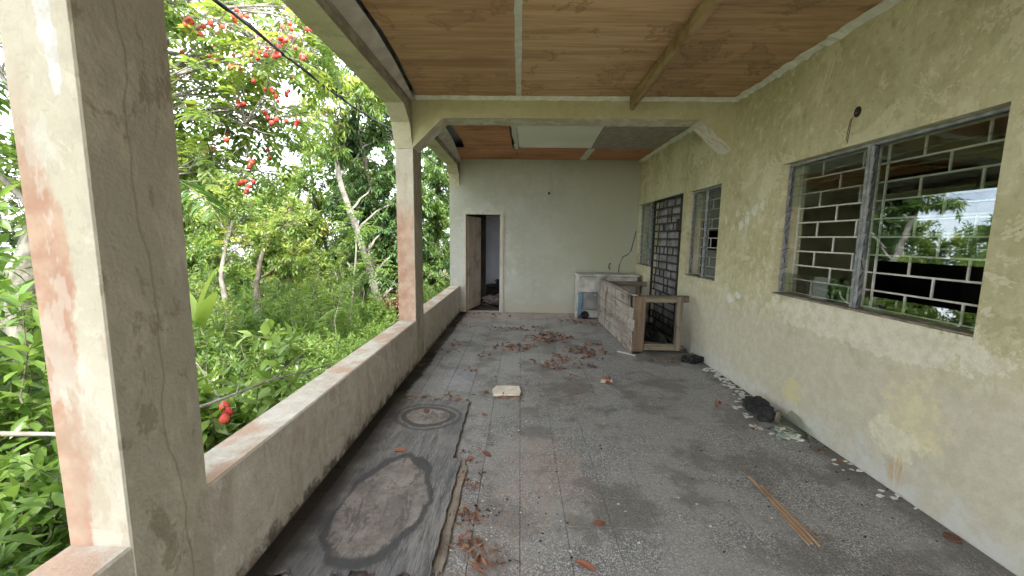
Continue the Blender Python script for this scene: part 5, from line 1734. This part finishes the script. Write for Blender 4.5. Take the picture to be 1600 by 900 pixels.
def blade_leaf(name, label, a, b, w, mat):
    a = np.array(a); b = np.array(b); n = 12
    V, Q, T = [], [], []
    d = unit(b - a); s = unit(np.cross(d, UP + 0.01)); up = np.cross(s, d)
    for i in range(n + 1):
        t = i / n; p = a + (b - a) * t - up * 0.25 * np.linalg.norm(b - a) * t * t
        ww = w * math.sin(math.pi * min(1, 0.06 + t * 0.94)) ** 0.6
        V += [p - s * ww + up * ww * 0.3, p, p + s * ww + up * ww * 0.3]
        if i < n:
            k_ = i * 3; Q += [[k_, k_ + 1, k_ + 4, k_ + 3], [k_ + 1, k_ + 2, k_ + 5, k_ + 4]]
    o = np_mesh(name, np.array(V), np.array(Q), mat, None, np.full(len(V), 0.85))
    return o


bp_ = empty('banana_plant', 'small banana plant with pale broad leaves left of the thin stem', 'plant', (-4.85, 5.8, -0.6))
for (b, w) in (((-4.80, 5.85, 1.05), 0.13), ((-4.55, 5.7, 0.75), 0.11), ((-5.15, 5.95, 0.85), 0.12)):
    o = blade_leaf('leaf', '', (-4.85, 5.82, 0.0), b, w, L_GRASS); o.parent = bp_; o.location = (4.85, -5.8, 0.6)
tb = Tubes(); tb.add(np.array([(-4.85, 5.8, -0.7), (-4.85, 5.81, -0.3), (-4.85, 5.82, 0.05)]), 0.06, 0.035, 8); tb.build('stem', M_BARKP, bp_)

# ---- fallen branches
def stick(label, pts, r0, r1, extra=()):
    tb = Tubes(); tb.add(np.array(pts), r0, r1, 7)
    for e in extra: tb.add(np.array(e), r1 * 0.8, r1 * 0.4, 4)
    o = tb.build('fallen_branch', M_BARKP); return tag(o, label, 'branch', 'fallen branches outside the parapet')


stick('long pale dead branch resting over the shrub behind the parapet', [(-1.95, 1.95, 0.50), (-1.77, 2.16, 0.53), (-1.66, 2.55, 0.53), (-1.58, 2.90, 0.48), (-1.55, 3.2, 0.44)], 0.010, 0.004, [[(-1.66, 2.55, 0.53), (-1.62, 2.75, 0.60), (-1.58, 2.9, 0.66)], [(-1.72, 2.3, 0.53), (-1.78, 2.45, 0.62)]])
stick('thick white broken branch at the left edge behind the parapet', [(-2.95, 1.70, 0.50), (-2.59, 1.84, 0.49), (-2.47, 1.94, 0.44), (-2.36, 2.0, 0.40)], 0.016, 0.009)
stick('thin grey stick near the bottom left corner', [(-2.7, 1.45, 0.22), (-2.45, 1.6, 0.14), (-2.3, 1.72, 0.08)], 0.010, 0.005)

# ---- undergrowth: too dense to count
lv = Leaves()
N = 9500
ang = rng.uniform(0, 1, N)
dist = 2.3 + 17.0 * rng.random(N) ** 1.0
th = rng.uniform(math.radians(100), math.radians(152), N)
ux = dist * np.cos(th); uy = dist * np.sin(th)
keep = (ux < -1.62) & (uy < 22)
ux, uy = ux[keep], uy[keep]
uz = ground_z(ux, uy)
hh = rng.uniform(0.03, 0.38, len(ux)) * (0.6 + 0.8 * (np.sin(ux * 1.3) * np.cos(uy * 0.9) > 0.0)) * np.where(dist[keep] > 8.5, 1.6, np.where(dist[keep] > 5, 1.0, 0.75))
P = np.stack([ux, uy, uz + hh], 1)
D = unit(np.stack([rng.normal(0, .4, len(ux)), rng.normal(0, .4, len(ux)), np.ones(len(ux))], 1))
tn = 0.45 + 0.25 * np.sin(ux * 0.8 + 1) * np.sin(uy * 0.6) + rng.normal(0, 0.15, len(ux))
half = len(P) // 2
sprig_whorl(lv, P[:half], D[:half], 9, 0.16, 0.095, 0.030, tn[:half], 0.05)
sprig_pinnate(lv, P[half:] - UP * 0.1, unit(D[half:] * [2.2, 2.2, 1]), 5, 0.26, 0.075, 0.024, tn[half:], 0.3)
# grass blades
G = 42000
dist = 2.2 + 11.0 * rng.random(G) ** 0.9
th = rng.uniform(math.radians(100), math.radians(150), G)
gx_ = dist * np.cos(th); gy_ = dist * np.sin(th); kp = gx_ < -1.5
gx_, gy_ = gx_[kp], gy_[kp]
P = np.stack([gx_, gy_, ground_z(gx_, gy_) - 0.02], 1); n = len(P)
D = np.stack([rng.normal(0, .45, n), rng.normal(0, .45, n), np.ones(n)], 1)
lv.add(P, D, rvec(n), rng.uniform(0.12, 0.42, n), rng.uniform(0.008, 0.018, n), 0.55 + rng.normal(0, 0.2, n))
o = lv.build('undergrowth', L_GRASS)
tw = Tubes()
for _ in range(170):
    dd = 3.0 + 12 * rng.random(); a = math.radians(rng.uniform(102, 150))
    b0 = np.array([dd * math.cos(a), dd * math.sin(a), 0.0])
    if b0[0] > -1.8: continue
    b0[2] = ground_z(b0[0], b0[1])
    hgt = rng.uniform(0.3, 1.4) * (1.0 if dd > 6 else 0.55)
    tw.add(curve(b0, b0 + np.array([rng.normal(0, 0.35 * hgt), rng.normal(0, 0.35 * hgt), hgt]), 6, 0.06), 0.007, 0.002, 4)
tag(tw.build('dead_stalks', M_BARKP), 'thin dead stalks standing all through the weeds', 'stalks', kind='stuff')
tag(o, 'dense weeds, seedlings and grass covering the garden', 'undergrowth', kind='stuff')

# ---- dry leaves on the veranda floor
def dry_leaf_arrays(lv, cx, cy, r, n, L=(0.05, 0.12), zmax=0.02, ratio=0.42):
    a = rng.random(n) * 6.28; d = r * np.sqrt(rng.random(n))
    rx = 1.5
    P = np.stack([cx + rx * d * np.cos(a), cy + d * np.sin(a), rng.uniform(0.005, zmax, n)], 1)
    P[:, 0] = np.clip(P[:, 0], -1.19, XR - 0.03)
    D = np.stack([rng.normal(size=n), rng.normal(size=n), rng.uniform(-0.02, 0.35, n)], 1)
    ll = rng.uniform(*L, n)
    Nn = np.stack([rng.normal(0, .45, n), rng.normal(0, .45, n), np.ones(n)], 1)
    lv.add(P, D, Nn, ll, ll * ratio * rng.uniform(0.5, 1.1, n), rng.random(n) ** 1.1)


lv = Leaves()
for (x, y, r, n) in ((-0.09, 5.28, 0.17, 42), (0.05, 5.33, 0.14, 18), (0.56, 5.77, 0.20, 46), (0.48, 5.98, 0.22, 46), (0.30, 5.75, 0.16, 20), (0.9, 5.19, 0.17, 26), (0.98, 5.02, 0.12, 16), (0.72, 5.25, 0.16, 16), (1.0, 5.55, 0.12, 14), (1.33, 7.0, 0.22, 26),
                     (1.0, 7.1, 0.2, 22), (0.2, 6.5, 0.16, 22), (-0.22, 6.45, 0.17, 22), (0.35, 4.62, 0.12, 16), (0.40, 4.50, 0.10, 12), (0.74, 4.55, 0.10, 9), (0.56, 4.88, 0.14, 16), (0.6, 4.2, 0.06, 3), (-0.98, 6.6, 0.16, 12), (-0.93, 5.1, 0.14, 9),
                     (-0.86, 5.5, 0.16, 10), (-0.54, 4.34, 0.06, 4), (-0.4, 4.82, 0.07, 6), (-0.32, 2.60, 0.07, 16), (-0.27, 2.72, 0.04, 5), (-0.30, 2.35, 0.05, 8), (-0.26, 2.0, 0.06, 12), (-0.25, 1.8, 0.06, 12), (-0.12, 1.66, 0.07, 12), (-0.35, 3.2, 0.06, 6),
                     (1.87, 3.50, 0.05, 4), (1.88, 3.04, 0.07, 8), (2.20, 2.68, 0.05, 4), (2.24, 2.78, 0.04, 4), (-0.6, 7.5, 0.3, 24), (-0.6, 3.53, 0.12, 10), (-0.85, 3.53, 0.1, 8), (-0.1, 3.58, 0.06, 6), (0.92, 4.02, 0.05, 5), (-1.12, 4.5, 0.06, 6), (-1.12, 6.9, 0.1, 9), (1.72, 4.9, 0.2, 8)):
    dry_leaf_arrays(lv, x, y, r * 1.1, int(n * 1.35) if y > 3.4 else n, (0.04, 0.10) if y > 3.4 else (0.025, 0.06))
o = lv.build('leaf_litter', L_DRY, None, True)
tag(o, 'drifts of dry reddish-brown leaves scattered over the far floor', 'leaf litter', kind='stuff')
lv = Leaves()                                                                # fine shreds along the plywood edge and under its near end
for (x, y, r, n) in ((-0.29, 2.25, 0.05, 60), (-0.28, 1.95, 0.06, 90), (-0.24, 1.75, 0.07, 90), (-0.12, 1.70, 0.08, 60), (-0.30, 2.5, 0.04, 40), (-0.55, 1.53, 0.10, 120), (-0.8, 1.52, 0.12, 120), (0.42, 3.7, 0.35, 90), (0.3, 3.95, 0.3, 70)):
    dry_leaf_arrays(lv, x, y, r, n, (0.012, 0.04), 0.012, 0.25)
o = lv.build('leaf_shreds', L_DRY, None)
tag(o, 'fine brown leaf shreds and bark dust along the stained plywood edge', 'leaf litter', kind='stuff')


def single_leaf(label, x, y, z, ang, L, W, tint):
    lv = Leaves()
    lv.add(np.array([[x, y, z]]), np.array([[math.cos(ang), math.sin(ang), 0.05]]), np.array([[0.1, -0.25, 1.0]]), L, W, np.array([tint]))
    o = lv.build('dry_leaf', L_DRY, None, True)
    md = o.modifiers.new('sub', 'SUBSURF'); md.levels = 1; md.render_levels = 2
    md = o.modifiers.new('th', 'SOLIDIFY'); md.thickness = 0.0015
    tag(o, label, 'leaf', 'single dry leaves on the floor')


single_leaf('curled brown leaf alone on the near floor', 0.40, 1.935, 0.012, 0.15, 0.085, 0.036, 0.42)
single_leaf('long faded leaf at the bottom edge of the floor', 0.27, 1.70, 0.006, -0.5, 0.13, 0.042, 0.62)
single_leaf('orange leaf on the pale scrap in the open floor', 0.87, 4.10, 0.026, 0.3, 0.15, 0.08, 0.92)
single_leaf('dry leaf lying on the stained plywood between the rings', -0.86, 2.58, 0.034, 0.1, 0.11, 0.05, 0.75)
single_leaf('reddish leaf lying inside the far ring of the plywood', -0.79, 3.17, 0.036, 1.2, 0.10, 0.05, 0.5)
single_leaf('dark red leaf beside the plywood corner', -0.25, 2.62, 0.012, -0.6, 0.10, 0.04, 0.25)
single_leaf('small brown leaf left of the cream card', -0.33, 3.68, 0.010, 0.9, 0.08, 0.05, 0.45)
